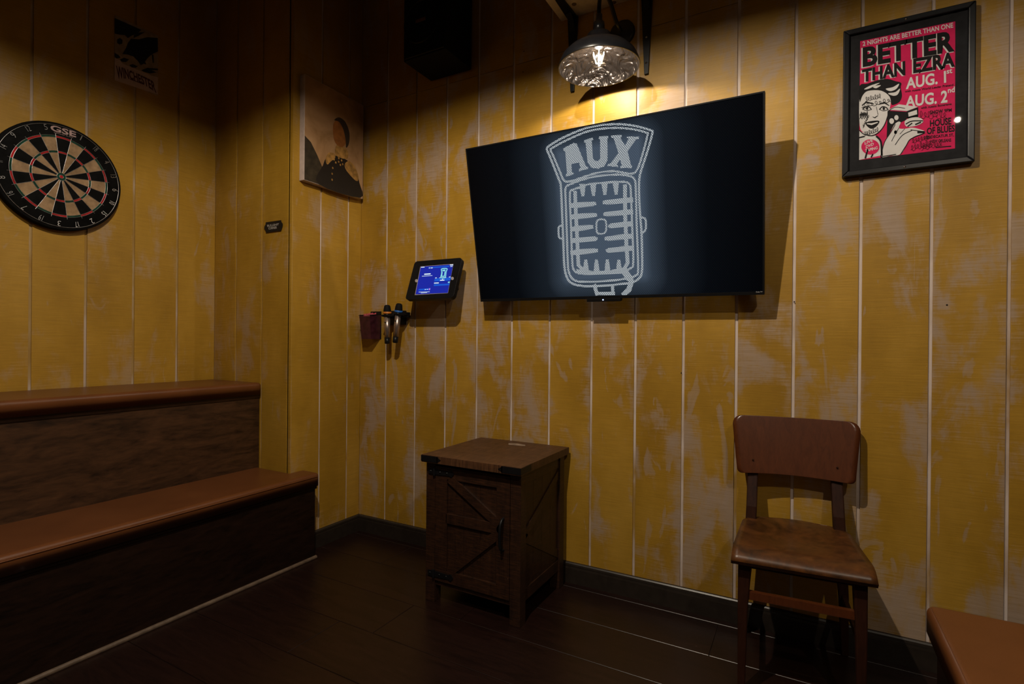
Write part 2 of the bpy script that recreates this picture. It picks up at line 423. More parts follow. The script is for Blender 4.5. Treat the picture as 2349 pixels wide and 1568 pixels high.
# ================================================================== TIERED BENCHES
def cushion(name, outline, z0, z1, parent, W):
    bm = bmesh.new()
    vs = [bm.verts.new((x, y, z0)) for x, y in outline]; f = bm.faces.new(vs)
    r = bmesh.ops.extrude_face_region(bm, geom=[f])
    top = [e for e in r['geom'] if isinstance(e, bmesh.types.BMVert)]
    for v in top: v.co.z = z1
    bmesh.ops.recalc_face_normals(bm, faces=bm.faces)
    te = [e for e in bm.edges if all(v.co.z > z1-1e-4 for v in e.verts)]
    ve = [e for e in bm.edges if abs(e.verts[0].co.z-e.verts[1].co.z) > 0.01]
    bmesh.ops.bevel(bm, geom=te+ve, offset=0.019, segments=5, affect='EDGES', profile=0.5)
    o = MB().bm(bm, smooth=True).build(name, 'leather', parent, W)
    bpy_mod = o.modifiers.new('soft', 'WEIGHTED_NORMAL'); bpy_mod.keep_sharp = False
    return o
bench = thing('tiered_bench', (-2.5, 0.6, 0), 'two-step cognac vinyl bench with dark plywood risers below the dartboard', 'bench')
W = Wm(bench)
YB0 = YF+0.02
XF1, XF2 = -2.132, -2.474
cushion('lower_cushion', [(XF1, YB0), (XF1, 1.862), (XC+0.004, 1.862), (XC+0.004, YR-0.003), (-2.51, YR-0.003), (-2.51, YB0)], 0.368, 0.432, bench, W)
c2 = cushion('upper_cushion', [(XF2, YB0), (XF2, YR-0.004), (XL+0.002, YR-0.004), (XL+0.002, YB0)], 0.812, 0.874, bench, W)
def piping(name, pts, parent, W): return MB().tube(pts, 0.0022, 6).build(name, 'leather', parent, W)
piping('seam', [(XF1+0.001, YB0+0.02, 0.415), (XF1+0.001, 1.845, 0.415)], bench, W)
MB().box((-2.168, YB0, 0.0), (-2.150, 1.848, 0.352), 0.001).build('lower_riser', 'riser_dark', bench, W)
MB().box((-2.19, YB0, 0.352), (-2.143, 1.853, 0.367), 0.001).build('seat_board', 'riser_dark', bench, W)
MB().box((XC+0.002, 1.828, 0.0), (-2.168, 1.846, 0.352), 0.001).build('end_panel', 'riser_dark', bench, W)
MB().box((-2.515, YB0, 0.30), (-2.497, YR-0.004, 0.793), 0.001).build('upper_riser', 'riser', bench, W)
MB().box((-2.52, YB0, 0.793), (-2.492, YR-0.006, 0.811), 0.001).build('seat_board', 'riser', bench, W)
MB().tube([(-2.1485, YB0, 0.006), (-2.1485, 1.855, 0.006)], 0.0095, 10).build('base_trim', 'trimwood', bench, W)

benchr = thing('bench', (0.5, 1.0, 0), 'cognac vinyl bench end with piped edge in the bottom right corner', 'bench')
W = Wm(benchr)
cushion('cushion', [(0.276, YF+0.1), (0.276, 1.722), (0.70, 1.722), (0.70, YF+0.1)], 0.366, 0.432, benchr, W)
piping('piping', [(0.287, YF+0.12, 0.4285), (0.287, 1.700, 0.4285), (0.290, 1.708, 0.4285), (0.300, 1.711, 0.4285), (0.69, 1.711, 0.4285)], benchr, W)
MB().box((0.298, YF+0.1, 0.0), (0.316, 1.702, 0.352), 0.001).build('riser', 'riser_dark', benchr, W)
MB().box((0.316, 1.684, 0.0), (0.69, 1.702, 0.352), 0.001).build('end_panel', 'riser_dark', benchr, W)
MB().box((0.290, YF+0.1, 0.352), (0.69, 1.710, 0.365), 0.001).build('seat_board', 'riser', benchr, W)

# ================================================================== TELEVISION
tv = thing('television', (-0.7505, 2.0835, 1.628), 'large flat television tilted down, showing a glowing AUX microphone sign', 'television', (R(12.2), R(0.42), 0))
W = Wm(tv); TW, TH = 1.236, 0.703
def tvp(u, v, off=0.0):
    n = W.to_3x3() @ Vector((0, -1, 0)); p0 = W @ Vector((0, -0.0005-off, 0)); return hit(u, v, p0, n)
def screen_mat():
    m, nt, b = newmat('lit_screen'); sx = nt.nodes.new('ShaderNodeSeparateXYZ'); tc = nt.nodes.new('ShaderNodeTexCoord')
    nt.links.new(tc.outputs['Object'], sx.inputs[0])
    cx = math_(nt, 'SUBTRACT', sx.outputs[0], 0.008)
    cx = math_(nt, 'MAXIMUM', math_(nt, 'SUBTRACT', math_(nt, 'ABSOLUTE', cx), 0.165), 0.0)
    cz = math_(nt, 'MAXIMUM', math_(nt, 'SUBTRACT', math_(nt, 'ABSOLUTE', math_(nt, 'SUBTRACT', sx.outputs[2], 0.0)), 0.26), 0.0)
    d = math_(nt, 'SQRT', math_(nt, 'ADD', math_(nt, 'MULTIPLY', cx, cx), math_(nt, 'MULTIPLY', cz, cz)))
    fall = ramp(nt, math_(nt, 'DIVIDE', d, 0.5), [(0.0, (0.075, 0.105, 0.150)), (0.07, (0.036, 0.052, 0.074)), (0.2, (0.0105, 0.0155, 0.0225)), (0.5, (0.0022, 0.0034, 0.0052)), (1.0, (0.0004, 0.0006, 0.0010))])
    br = N(nt, 'ShaderNodeTexBrick', i_Scale=1.0); br.offset = 0.5
    br.inputs['Color1'].default_value = br.inputs['Color2'].default_value = (1, 1, 1, 1); br.inputs['Mortar'].default_value = (0.55, 0.55, 0.55, 1)
    br.inputs['Mortar Size'].default_value = 0.0012; br.inputs['Brick Width'].default_value = 0.0085; br.inputs['Row Height'].default_value = 0.0052; br.inputs['Mortar Smooth'].default_value = 0.3
    cb = nt.nodes.new('ShaderNodeCombineXYZ'); nt.links.new(sx.outputs[0], cb.inputs[0]); nt.links.new(sx.outputs[2], cb.inputs[1]); nt.links.new(cb.outputs[0], br.inputs['Vector'])
    nt.links.new(mixc(nt, 1.0, fall, br.outputs[0], 'MULTIPLY'), b.inputs['Emission Color']); b.inputs['Emission Strength'].default_value = 1.0
    b.inputs['Base Color'].default_value = (0.0015, 0.0015, 0.002, 1); b.inputs['Roughness'].default_value = 0.14; b.inputs['Specular IOR Level'].default_value = 0.06
    return m
def led_mat():
    m, nt, b = newmat('sign_leds'); sx = nt.nodes.new('ShaderNodeSeparateXYZ'); tc = nt.nodes.new('ShaderNodeTexCoord')
    nt.links.new(tc.outputs['Object'], sx.inputs[0])
    br = N(nt, 'ShaderNodeTexBrick', i_Scale=1.0); br.offset = 0.5
    br.inputs['Color1'].default_value = br.inputs['Color2'].default_value = (0.82, 0.85, 0.83, 1); br.inputs['Mortar'].default_value = (0.10, 0.125, 0.155, 1)
    br.inputs['Mortar Size'].default_value = 0.0018; br.inputs['Brick Width'].default_value = 0.0085; br.inputs['Row Height'].default_value = 0.0052; br.inputs['Mortar Smooth'].default_value = 0.35
    cb = nt.nodes.new('ShaderNodeCombineXYZ'); nt.links.new(sx.outputs[0], cb.inputs[0]); nt.links.new(sx.outputs[2], cb.inputs[1]); nt.links.new(cb.outputs[0], br.inputs['Vector'])
    nt.links.new(br.outputs[0], b.inputs['Emission Color']); b.inputs['Emission Strength'].default_value = 1.0
    b.inputs['Base Color'].default_value = (0.0015, 0.0015, 0.002, 1); b.inputs['Roughness'].default_value = 0.14; b.inputs['Specular IOR Level'].default_value = 0.06
    return m
M['screen'] = screen_mat(); M['led'] = led_mat()
MB().box((-TW/2, 0.001, -TH/2), (TW/2, 0.028, TH/2), 0.002).build('casing', 'blackpl', tv)
MB().box((-0.42, 0.028, -0.30), (0.42, 0.058, 0.12), 0.01).build('back_housing', 'blackmatte', tv)
bz = MB(); b_ = 0.006
bz.box((-TW/2, -0.003, TH/2-b_), (TW/2, 0.002, TH/2), 0.0008); bz.box((-TW/2, -0.003, -TH/2), (TW/2, 0.002, -TH/2+0.012), 0.0008)
bz.box((-TW/2, -0.003, -TH/2+0.012), (-TW/2+b_, 0.002, TH/2-b_), 0.0008); bz.box((TW/2-b_, -0.003, -TH/2+0.012), (TW/2, 0.002, TH/2-b_), 0.0008)
bz.build('bezel', 'blackpl', tv)
screen = MB().add([(-TW/2+b_, 0, -TH/2+0.012), (TW/2-b_, 0, -TH/2+0.012), (TW/2-b_, 0, TH/2-b_), (-TW/2+b_, 0, TH/2-b_)], [(0, 1, 2, 3)]).build('screen', 'screen', tv)
# the sign on the screen
def sg(cx, cy): return W.inverted() @ tvp(1240+cx/3.564, 260+cy/3.564)
sign = MB()
outer = [(52, 292), (75, 262), (200, 190), (400, 112), (600, 88), (760, 100), (900, 138), (913, 165), (870, 320), (818, 480), (806, 560), (806, 700), (815, 840), (826, 990), (830, 1270), (806, 1345), (740, 1382), (600, 1400), (430, 1412), (310, 1405), (245, 1380), (212, 1330), (194, 1240), (186, 1050), (178, 860), (166, 600), (150, 540), (75, 350)]
sign.stroke(catmull(outer, 4, True), 18, sg, True)
ban = [(82, 298), (100, 280), (210, 220), (400, 142), (600, 118), (760, 130), (868, 158), (874, 178), (838, 320), (792, 455), (740, 492), (600, 472), (480, 482), (380, 510), (240, 556), (190, 545), (160, 480), (105, 350)]
sign.stroke(catmull(ban, 4, True), 17, sg, True)
in1 = [(205, 610), (240, 580), (400, 525), (600, 500), (730, 512), (770, 545), (778, 620), (786, 900), (798, 1270), (775, 1325), (700, 1350), (500, 1372), (330, 1375), (262, 1352), (230, 1290), (222, 1200), (212, 900), (204, 680)]
sign.stroke(catmull(in1, 4, True), 17, sg, True)
in2 = [(240, 660), (262, 625), (320, 605), (400, 578), (600, 560), (700, 562), (732, 590), (740, 680), (748, 900), (758, 1210), (735, 1265), (640, 1300), (420, 1310), (310, 1305), (268, 1270), (258, 1180), (248, 900)]
sign.stroke(catmull(in2, 4, True), 17, sg, True)
sign.stroke([(282, 640), (290, 850), (302, 1080), (310, 1240), (345, 1275)], 30, sg); sign.stroke([(690, 590), (692, 850), (702, 1080), (712, 1220), (690, 1260)], 32, sg)
for k, (yl, yr) in enumerate(((742, 722), (835, 818), (932, 915), (1028, 1018), (1125, 1115))):
    xe = (448, 455, 425, 460, 462)[k]; xs_ = (515, 520, 560, 530, 540)[k]
    sign.stroke([(255, yl+12), (300, yl+8), (xe-18, yl-4), (xe, yl-5)], [36, 44, 38, 22], sg); sign.stroke([(745, yr-14), (700, yr-12), (xs_+18, yr+4), (xs_, yr+6)], [40, 44, 38, 22], sg)
for x in (345, 432, 525, 617): sign.stroke([(x-2, 592-(x-345)*0.06), (x, 640-(x-345)*0.06), (x+1, 672-(x-345)*0.06)], [52, 36, 22], sg)
for x in (370, 457, 546, 640): sign.stroke([(x, 1200), (x, 1235), (x+2, 1295)], [22, 36, 52], sg)
sign.stroke([(300, 1285), (420, 1300), (560, 1296), (700, 1268)], 26, sg)
sign.stroke(catmull([(458, 890), (478, 868), (512, 866), (534, 885), (536, 955), (516, 980), (482, 983), (460, 965)], 4, True), 15, sg, True)
sign.stroke(catmull([(185, 915), (155, 922), (147, 945), (150, 1005), (165, 1022), (190, 1020)], 4), 16, sg); sign.stroke(catmull([(815, 850), (848, 855), (860, 878), (860, 940), (845, 968), (820, 972)], 4), 16, sg)
sign.stroke([(440, 1405), (462, 1478)], 30, sg); sign.stroke([(742, 1378), (722, 1440), (680, 1478)], [40, 44, 40], sg); sign.stroke([(588, 1405), (592, 1475)], 26, sg); sign.stroke([(455, 1470), (600, 1472)], 26, sg); sign.stroke([(680, 1280), (720, 1340), (745, 1370)], [50, 60, 36], sg)
# A U X
sign.flat([(186, 285), (272, 240), (296, 248), (372, 432), (390, 436), (388, 452), (315, 474), (312, 455), (328, 445), (312, 400), (252, 415), (256, 480), (272, 484), (272, 498), (208, 516), (206, 498), (216, 490), (202, 310), (188, 305)], sg)
sign.flat([(355, 218), (428, 198), (430, 216), (418, 224), (428, 360), (440, 386), (470, 388), (488, 366), (486, 212), (476, 206), (478, 190), (554, 182), (556, 198), (546, 206), (548, 380), (520, 432), (470, 452), (415, 444), (385, 400), (368, 240), (356, 236)], sg)
sign.flat([(576, 182), (664, 174), (664, 192), (652, 198), (690, 262), (720, 205), (706, 200), (706, 188), (804, 190), (802, 208), (780, 212), (712, 310), (740, 425), (748, 430), (746, 446), (652, 446), (652, 430), (664, 424), (650, 378), (622, 420), (634, 426), (634, 438), (548, 430), (550, 416), (574, 408), (636, 322), (598, 204), (578, 198)], sg)
sign.build('sign_graphic', 'led', tv)
MB().box((-0.075, -0.008, -TH/2-0.012), (0.075, 0.02, -TH/2+0.002), 0.003).build('sensor_bar', 'blackpl', tv)
M['blueled'] = emitter('blue_status_led', (0.35, 0.5, 1.0), 6)
p = W.inverted() @ tvp(1384.5, 683.5)
MB().lathe([(0.0001, 0), (0.0028, 0.0), (0.0022, 0.002), (0.0001, 0.0026)], 10, Matrix.Translation((p.x, -0.0085, -TH/2-0.004)) @ Euler((R(90), 0, 0)).to_matrix().to_4x4()).build('status_light', 'blueled', tv)
t_ = MB(); put_text(t_, 'Roku TV', [(1734.5, 670.5), (1749.0, 670.0), (1749.0, 667.6), (1734.5, 668.1)], lambda a, b: W.inverted() @ tvp(a, b, 0.0036), 0.01)
t_.build('badge_lettering', 'white', tv)
for x_ in (-0.30, 0.27): MB().box((x_, 0.058, -0.24), (x_+0.03, 0.072, 0.10)).build('mount_rail', 'iron', tv)
pl = MB().box((-1.06, YW-0.022, 1.46), (-0.44, YW-0.001, 1.80), 0.003)
pl.beam((-1.03, YW-0.02, 1.76), (-1.03, 2.105, 1.74), 0.02, 0.03); pl.beam((-0.47, YW-0.02, 1.76), (-0.47, 2.105, 1.74), 0.02, 0.03)
pl.build('wall_bracket', 'iron', tv, W)

# ================================================================== BARN LAMPS
SHADE = [(0.163, 0.0), (0.1645, 0.004), (0.160, 0.018), (0.148, 0.044), (0.126, 0.066), (0.094, 0.084), (0.064, 0.094), (0.051, 0.100), (0.049, 0.128), (0.046, 0.134), (0.020, 0.139)]
def barn_head(root, base, watts, n=56, rise=0.043):
    """base: centre of the rim in the thing's own frame"""
    T = Matrix.Translation(base)
    o = MB().lathe(SHADE, n, T).lathe([(SHADE[0][0], 0), (0.160, 0.0)], n, T).build('shade', 'shade_out', root)
    inner = [(0.160, 0.0)]+[(r-0.003, z-0.002) for r, z in SHADE[2:8]]+[(0.030, 0.098)]
    MB().lathe(inner, n, T).build('shade_lining', 'hammered', root)
    MB().lathe([(0.0001, 0.215), (0.013, 0.215), (0.013, 0.185), (0.022, 0.182), (0.024, 0.139), (0.0001, 0.139)], 24, T).build('socket', 'shade_out', root)
    MB().lathe([(0.0001, 0.110), (0.018, 0.110), (0.018, 0.082), (0.0001, 0.082)], 20, T).build('lamp_holder', 'blackpl', root)
    dz = rise-0.043; T2 = Matrix.Translation((base[0], base[1], base[2]+dz))
    bulb = MB().lathe([(0.014, 0.084), (0.018, 0.074), (0.030, 0.058), (0.0355, 0.040), (0.0345, 0.026), (0.027, 0.013), (0.014, 0.006), (0.0002, 0.004)], 28, T2).build('bulb', 'bulbglass', root)
    f = MB()
    for k in range(4):
        a = k*math.pi/2+0.4
        f.tube([Vector(base)+Vector((0.021*math.cos(a), 0.021*math.sin(a), 0.064+dz)), Vector(base)+Vector((0.010*math.cos(a), 0.010*math.sin(a), 0.018+dz))], 0.0012, 6)
    f.build('filament', 'filament', bulb)
    ld = bpy.data.lights.new('bulb_light', 'POINT'); ld.energy = watts; ld.color = WARM; ld.shadow_soft_size = 0.016
    lo = bpy.data.objects.new('bulb_light', ld); COL.objects.link(lo); lo.parent = root; lo.location = Vector(base)+Vector((0, 0, rise))
    return o
LX, LY, LZ = -0.744, 2.043, 2.210
lamp = thing('barn_wall_lamp', (LX, LY, LZ), 'black gooseneck barn lamp with lit bulb on the wall above the television', 'lamp')
W = Wm(lamp)
barn_head(lamp, (0, 0, 0), WALL_LAMP_W)
path = [(LX, LY, LZ+0.205), (LX, LY, LZ+0.25), (LX+0.002, LY+0.006, LZ+0.285), (LX+0.006, LY+0.03, LZ+0.318), (LX+0.011, LY+0.062, LZ+0.326), (LX+0.017, LY+0.092, LZ+0.308), (LX+0.023, LY+0.118, LZ+0.275), (LX+0.028, LY+0.150, LZ+0.246), (LX+0.031, LY+0.190, LZ+0.238), (LX+0.031, YW-0.012, LZ+0.238)]
MB().tube(catmull(path, 4), 0.0085, 14).build('gooseneck', 'shade_out', lamp, W)
MB().lathe([(0.0001, 0.024), (0.016, 0.022), (0.030, 0.018), (0.050, 0.015), (0.056, 0.010), (0.056, 0.0)], 36, Matrix.Translation((LX+0.031, YW-0.0005, LZ+0.238)) @ Euler((R(90), 0, 0)).to_matrix().to_4x4()).build('wall_plate', 'shade_out', lamp, W)
for k, (pos, watts, rise) in enumerate(PENDANT_W):
    pd = thing('pendant_barn_lamp', (pos[0], pos[1], pos[2]-rise), ('black barn pendant hanging from the ceiling in front of the television wall', 'black barn pendant hanging from the ceiling beside the right bench')[k], 'lamp', group='barn pendants above the room')
    barn_head(pd, (0, 0, 0), watts, 40, rise)
    MB().tube([(0, 0, 0.21), (0, 0, ZC-pos[2]+rise-0.012)], 0.004, 8).build('cord', 'blackpl', pd)
    MB().lathe([(0.0001, 0), (0.05, 0.0), (0.045, -0.02), (0.0001, -0.024)], 24, Matrix.Translation((0, 0, ZC-pos[2]+rise-0.0005))).build('ceiling_cap', 'shade_out', pd)

# ================================================================== SHELF ON BRACKETS (above the lamp)
shelf = thing('wall_shelf', (-0.76, YW, 2.585), 'cream wall shelf on two black iron brackets above the lamp', 'shelf')
W = Wm(shelf)
MB().box((-1.005, 1.93, 2.586), (-0.50, YW-0.001, 2.612), 0.002).build('shelf_board', 'cream', shelf, W)
for x in (-0.945, -0.605):
    b = MB()
    b.beam((x, YW-0.006, 2.585), (x, YW-0.006, 2.244), 0.050, 0.011, 0.017, 0.011, up=(0, 1, 0), bev=0.0015)
    b.beam((x, YW-0.004, 2.579), (x, 1.955, 2.579), 0.044, 0.011, 0.020, 0.011, bev=0.0015)
    b.prism([(0, 0), (-0.055, 0), (-0.02, -0.02), (0, -0.06)], lambda a, c, k, x=x: (x-0.012+0.024*k, YW-0.010+a, 2.576+c))
    br = b.build('bracket', 'iron', shelf, W)
    for z in (2.53, 2.40, 2.29):
        MB().lathe([(0.0001, 0.003), (0.004, 0.002), (0.005, 0)], 10, Matrix.Translation((x, YW-0.0115, z)) @ Euler((R(90), 0, 0)).to_matrix().to_4x4()).build('screw', 'chrome', br, W)
for u, v in ((1317, 10), (1408, 6)):
    p = hit(u, v, (0, 0, 2.585), (0, 0, 1))
    MB().lathe([(0.0001, -0.003), (0.009, -0.003), (0.011, 0)], 14, Matrix.Translation((p.x, p.y, 2.586))).build('screw_cap', 'trimwood', shelf, W)

# ================================================================== LOUDSPEAKER
spk = thing('loudspeaker', (-1.617, 2.13, 2.47), 'black box loudspeaker hung high on the wall near the corner', 'loudspeaker')
W = Wm(spk)
MB().box((-1.745, 2.018, 2.47), (-1.490, YW-0.02, 2.90), 0.006).build('cabinet', 'blackmatte', spk, W)
MB().box((-1.738, 2.010, 2.477), (-1.497, 2.0185, 2.893), 0.003).build('grille', 'blackpl', spk, W)
MB().lathe([(0.094, 0.0), (0.098, 0.004), (0.104, 0.004), (0.108, 0.0)], 48, Matrix.Translation((-1.632, 2.0105, 2.638)) @ Euler((R(90), 0, 0)).to_matrix().to_4x4()).build('woofer_ring', 'blackpl', spk, W)
MB().lathe([(0.0001, -0.006), (0.03, -0.003), (0.07, 0.003), (0.094, 0.0005)], 40, Matrix.Translation((-1.632, 2.0095, 2.638)) @ Euler((R(90), 0, 0)).to_matrix().to_4x4()).build('woofer', 'blackmatte', spk, W)
M['badge'] = plain('copper_badge', (0.12, 0.05, 0.02), 0.4)
MB().box((-1.66, 2.0035, 2.630), (-1.60, 2.0065, 2.645), 0.001).build('badge', 'badge', spk, W)
MB().box((-1.66, YW-0.02, 2.52), (-1.58, YW-0.001, 2.80), 0.003).build('wall_bracket', 'iron', spk, W)

# ================================================================== FRAMED CONCERT POSTER
fx0, fx1, fz0, fz1, fy = 0.1085, 0.4745, 1.697, 2.220, 2.2285
poster = thing('framed_poster', ((fx0+fx1)/2, YW, (fz0+fz1)/2), 'pink Better Than Ezra concert poster in a black frame', 'poster')
W = Wm(poster); FWID = 0.019
def rail(name, pts):
    b = MB(); b.prism(pts, lambda x, z, k: (x, fy if k else YW-0.001, z)); o = b.build(name, 'framewood', poster, W)
    m = o.modifiers.new('bevel', 'BEVEL'); m.width = 0.003; m.segments = 2
rail('frame_rail', [(fx0, fz1), (fx1, fz1), (fx1-FWID, fz1-FWID), (fx0+FWID, fz1-FWID)])
rail('frame_rail', [(fx0, fz0), (fx1, fz0), (fx1-FWID, fz0+FWID), (fx0+FWID, fz0+FWID)])
rail('frame_rail', [(fx0, fz0), (fx0, fz1), (fx0+FWID, fz1-FWID), (fx0+FWID, fz0+FWID)])
rail('frame_rail', [(fx1, fz0), (fx1, fz1), (fx1-FWID, fz1-FWID), (fx1-FWID, fz0+FWID)])
py = fy+0.012
MB().box((fx0+0.015, py, fz0+0.015), (fx1-0.015, py+0.004, fz1-0.015)).build('mat_board', 'mat', poster, W)
MB().box((fx0+0.016, fy+0.006, fz0+0.016), (fx1-0.016, fy+0.008, fz1-0.016)).build('glass', 'glass', poster, W)
for zz in (fz1-0.009, fz0+0.009):
    MB().lathe([(0.0001, 0.003), (0.003, 0.0022), (0.004, 0)], 12, Matrix.Translation(((fx0+fx1)/2-0.002, fy-0.0002, zz)) @ Euler((R(90), 0, 0)).to_matrix().to_4x4()).build('screw', 'chrome', poster, W)
def pp(layer):
    def fn(cx, cy): return hit(1900+cx/3.646, cy/3.646, (0, py-0.0004*layer, 0), (0, 1, 0))
    return fn
pr = MB().flat([(267, 345), (1062, 178), (1060, 1240), (258, 1338)], pp(1)).build('print', 'pink', poster, W)
def line(name, mat, word, quad, layer, bold):
    t = MB(); put_text(t, word, quad, pp(layer), bold); return t.build(name, mat, pr, W)
for wd, q in (('BETTER', [(276, 572), (1052, 436), (1046, 252), (276, 402)]), ('THAN', [(270, 695), (636, 634), (634, 512), (272, 590)]), ('EZRA', [(700, 622), (1054, 564), (1050, 432), (700, 495)])):
    line('white_lettering', 'white', wd, q, 2, 0.05)
for wd, q, l_, b_ in (('2 NIGHTS ARE BETTER THAN ONE', [(288, 386), (1046, 230), (1044, 188), (286, 348)], 2, 0.022), ('AUG. 1', [(648, 748), (986, 692), (984, 590), (650, 652)], 3, 0.03), ('st', [(990, 618), (1038, 610), (1036, 572), (990, 582)], 3, 0.02),
                      ('AUG. 2', [(644, 898), (996, 858), (998, 752), (646, 805)], 3, 0.03), ('nd', [(1000, 778), (1058, 770), (1058, 722), (1000, 733)], 3, 0.02)):
    line('white_lettering', 'white', wd, q, l_, b_)
for wd, q, b_ in (('BETTER', [(288, 562), (1058, 428), (1054, 250), (288, 398)], 0.04), ('THAN', [(282, 688), (645, 628), (643, 508), (282, 582)], 0.04), ('EZRA', [(710, 614), (1060, 556), (1056, 430), (710, 490)], 0.04),
                  ('with guests World Leader Pretend', [(640, 780), (1046, 724), (1046, 698), (640, 756)], 0.02), ('with guests Bonerama', [(775, 918), (1032, 882), (1032, 858), (775, 892)], 0.02), ('SHOW 9PM', [(850, 956), (1032, 934), (1032, 904), (850, 924)], 0.025),
                  ('HOUSE', [(850, 1060), (1030, 1040), (1028, 980), (850, 1004)], 0.03), ('OF BLUES', [(824, 1124), (1058, 1100), (1056, 1042), (824, 1068)], 0.03), ('225 DECATUR ST,', [(800, 1166), (1050, 1142), (1050, 1114), (800, 1138)], 0.025), ('NEW ORLEANS', [(856, 1196), (1028, 1184), (1028, 1156), (856, 1168)], 0.025)):
    line('black_lettering', 'ink', wd, q, 3, b_)
t = MB(); t.stroke([(900, 1232), (1025, 1222)], 8, pp(3)); t.build('imprint_line', 'ink', pr, W)
def blob(mb, pts, layer, n=4): mb.flat(catmull(pts, n, True), pp(layer))
il = MB()   # white areas of the drawing
blob(il, [(264, 800), (320, 752), (450, 745), (520, 825), (508, 930), (474, 1030), (430, 1092), (370, 1128), (300, 1108), (263, 1050)], 2)
il.flat([(260, 1095), (330, 1120), (400, 1135), (442, 1185), (448, 1298), (258, 1337)], pp(2))
blob(il, [(438, 1308), (470, 1190), (518, 1112), (548, 1048), (582, 1018), (606, 1024), (590, 1070), (640, 1076), (705, 1066), (770, 1082), (806, 1096), (800, 1114), (740, 1132), (690, 1160), (652, 1215), (606, 1288), (520, 1302)], 4, 3)
il.flat([(502, 918), (590, 872), (752, 892), (660, 928)], pp(4)); blob(il, [(640, 1012), (690, 985), (760, 982), (795, 1015), (740, 1050), (655, 1058)], 4)
il.flat([(668, 942), (740, 918), (744, 955), (672, 975)], pp(4))
for cx, cy, r in ((530, 1012, 20), (570, 983, 18), (563, 1105, 13)): il.flat([(cx+r*math.cos(a*0.5236), cy+1.2*r*math.sin(a*0.5236)) for a in range(12)], pp(4))
for pts in ([(300, 745), (350, 716), (430, 692), (380, 722), (330, 744)], [(372, 722), (440, 712), (400, 738)], [(480, 742), (540, 728), (592, 700), (570, 742), (520, 762)], [(500, 780), (560, 770), (600, 740), (580, 790), (540, 800)]): blob(il, pts, 4)
il.build('drawing_white', 'white', pr, W)
ib = MB()
blob(ib, [(264, 716), (330, 698), (420, 668), (500, 660), (560, 678), (598, 686), (612, 700), (606, 730), (616, 800), (596, 850), (556, 872), (528, 872), (512, 806), (440, 757), (330, 760), (285, 802), (264, 850)], 3)
ib.flat([(496, 925), (655, 934), (655, 1000), (600, 1025), (545, 1050), (515, 1110), (488, 1165)], pp(3)); ib.flat([(655, 984), (750, 962), (754, 990), (690, 1012)], pp(3)); ib.flat([(655, 932), (752, 896), (754, 966), (655, 990)], pp(3))
blob(ib, [(312, 1030), (350, 1013), (426, 1010), (404, 1056), (362, 1076), (330, 1060)], 3)
for pts, wd in (([(282, 880), (318, 852), (380, 868)], [5, 14, 5]), ([(425, 872), (468, 856), (508, 882)], [5, 14, 5]), ([(372, 976), (388, 984), (414, 966)], [4, 8, 4]), ([(402, 892), (416, 958)], [3, 4]),
                ([(262, 1090), (300, 1122), (370, 1133), (430, 1098), (476, 1030), (508, 930)], 7), ([(438, 1310), (470, 1190), (520, 1110), (560, 1040)], 6), ([(560, 1210), (620, 1130), (700, 1090)], 6), ([(604, 1290), (652, 1215), (690, 1160), (800, 1114)], 6), ([(590, 1070), (545, 1150), (530, 1180)], 5), ([(640, 1076), (600, 1120)], 4), ([(690, 1085), (800, 1100)], 6), ([(258, 1150), (300, 1140)], 10), ([(404, 1140), (440, 1185), (448, 1298)], 16), ([(650, 1036), (700, 1012), (790, 1010)], 9), ([(440, 1310), (565, 1290)], 7), ([(750, 1106), (802, 1104)], 18), ([(665, 1056), (700, 1030)], 10), ([(730, 1040), (772, 1022)], 12), ([(505, 925), (560, 896), (640, 905)], 5), ([(310, 1320), (330, 1250)], 14), ([(360, 1312), (372, 1290)], 12)):
    ib.stroke(catmull(pts, 4) if not isinstance(wd, list) else pts, wd, pp(5))
for ex, ey in ((322, 906), (462, 908)):
    ib.stroke(catmull([(ex-34, ey+6), (ex-10, ey-16), (ex+22, ey-10), (ex+38, ey+8)], 4), 8, pp(5)); ib.stroke(catmull([(ex-30, ey+8), (ex, ey+18), (ex+32, ey+10)], 4), 4, pp(5))
    ib.flat([(ex+2+10*math.cos(a*0.5236), ey+12*math.sin(a*0.5236)) for a in range(12)], pp(5))
ib.build('drawing_black', 'ink', pr, W)
tt = MB(); tt.stroke([(326, 1034), (362, 1038), (412, 1023)], [8, 15, 8], pp(6)); tt.build('drawing_teeth', 'white', pr, W)
tt = MB(); tt.flat([(352+76*math.cos(a*0.3142), 1228+64*math.sin(a*0.3142)) for a in range(20)], pp(4)); tt.build('pink_seal', 'pink', pr, W)
tt = MB()
for s_, yy, x0, x1 in (('LIVE', 1205, 305, 372), ('DVD', 1236, 315, 380), ('TAPING', 1268, 308, 412)):
    put_text(tt, s_, [(x0, yy+6), (x1, yy-22), (x1, yy-46), (x0, yy-20)], pp(5), 0.02)
tt.build('seal_lettering', 'white', pr, W)
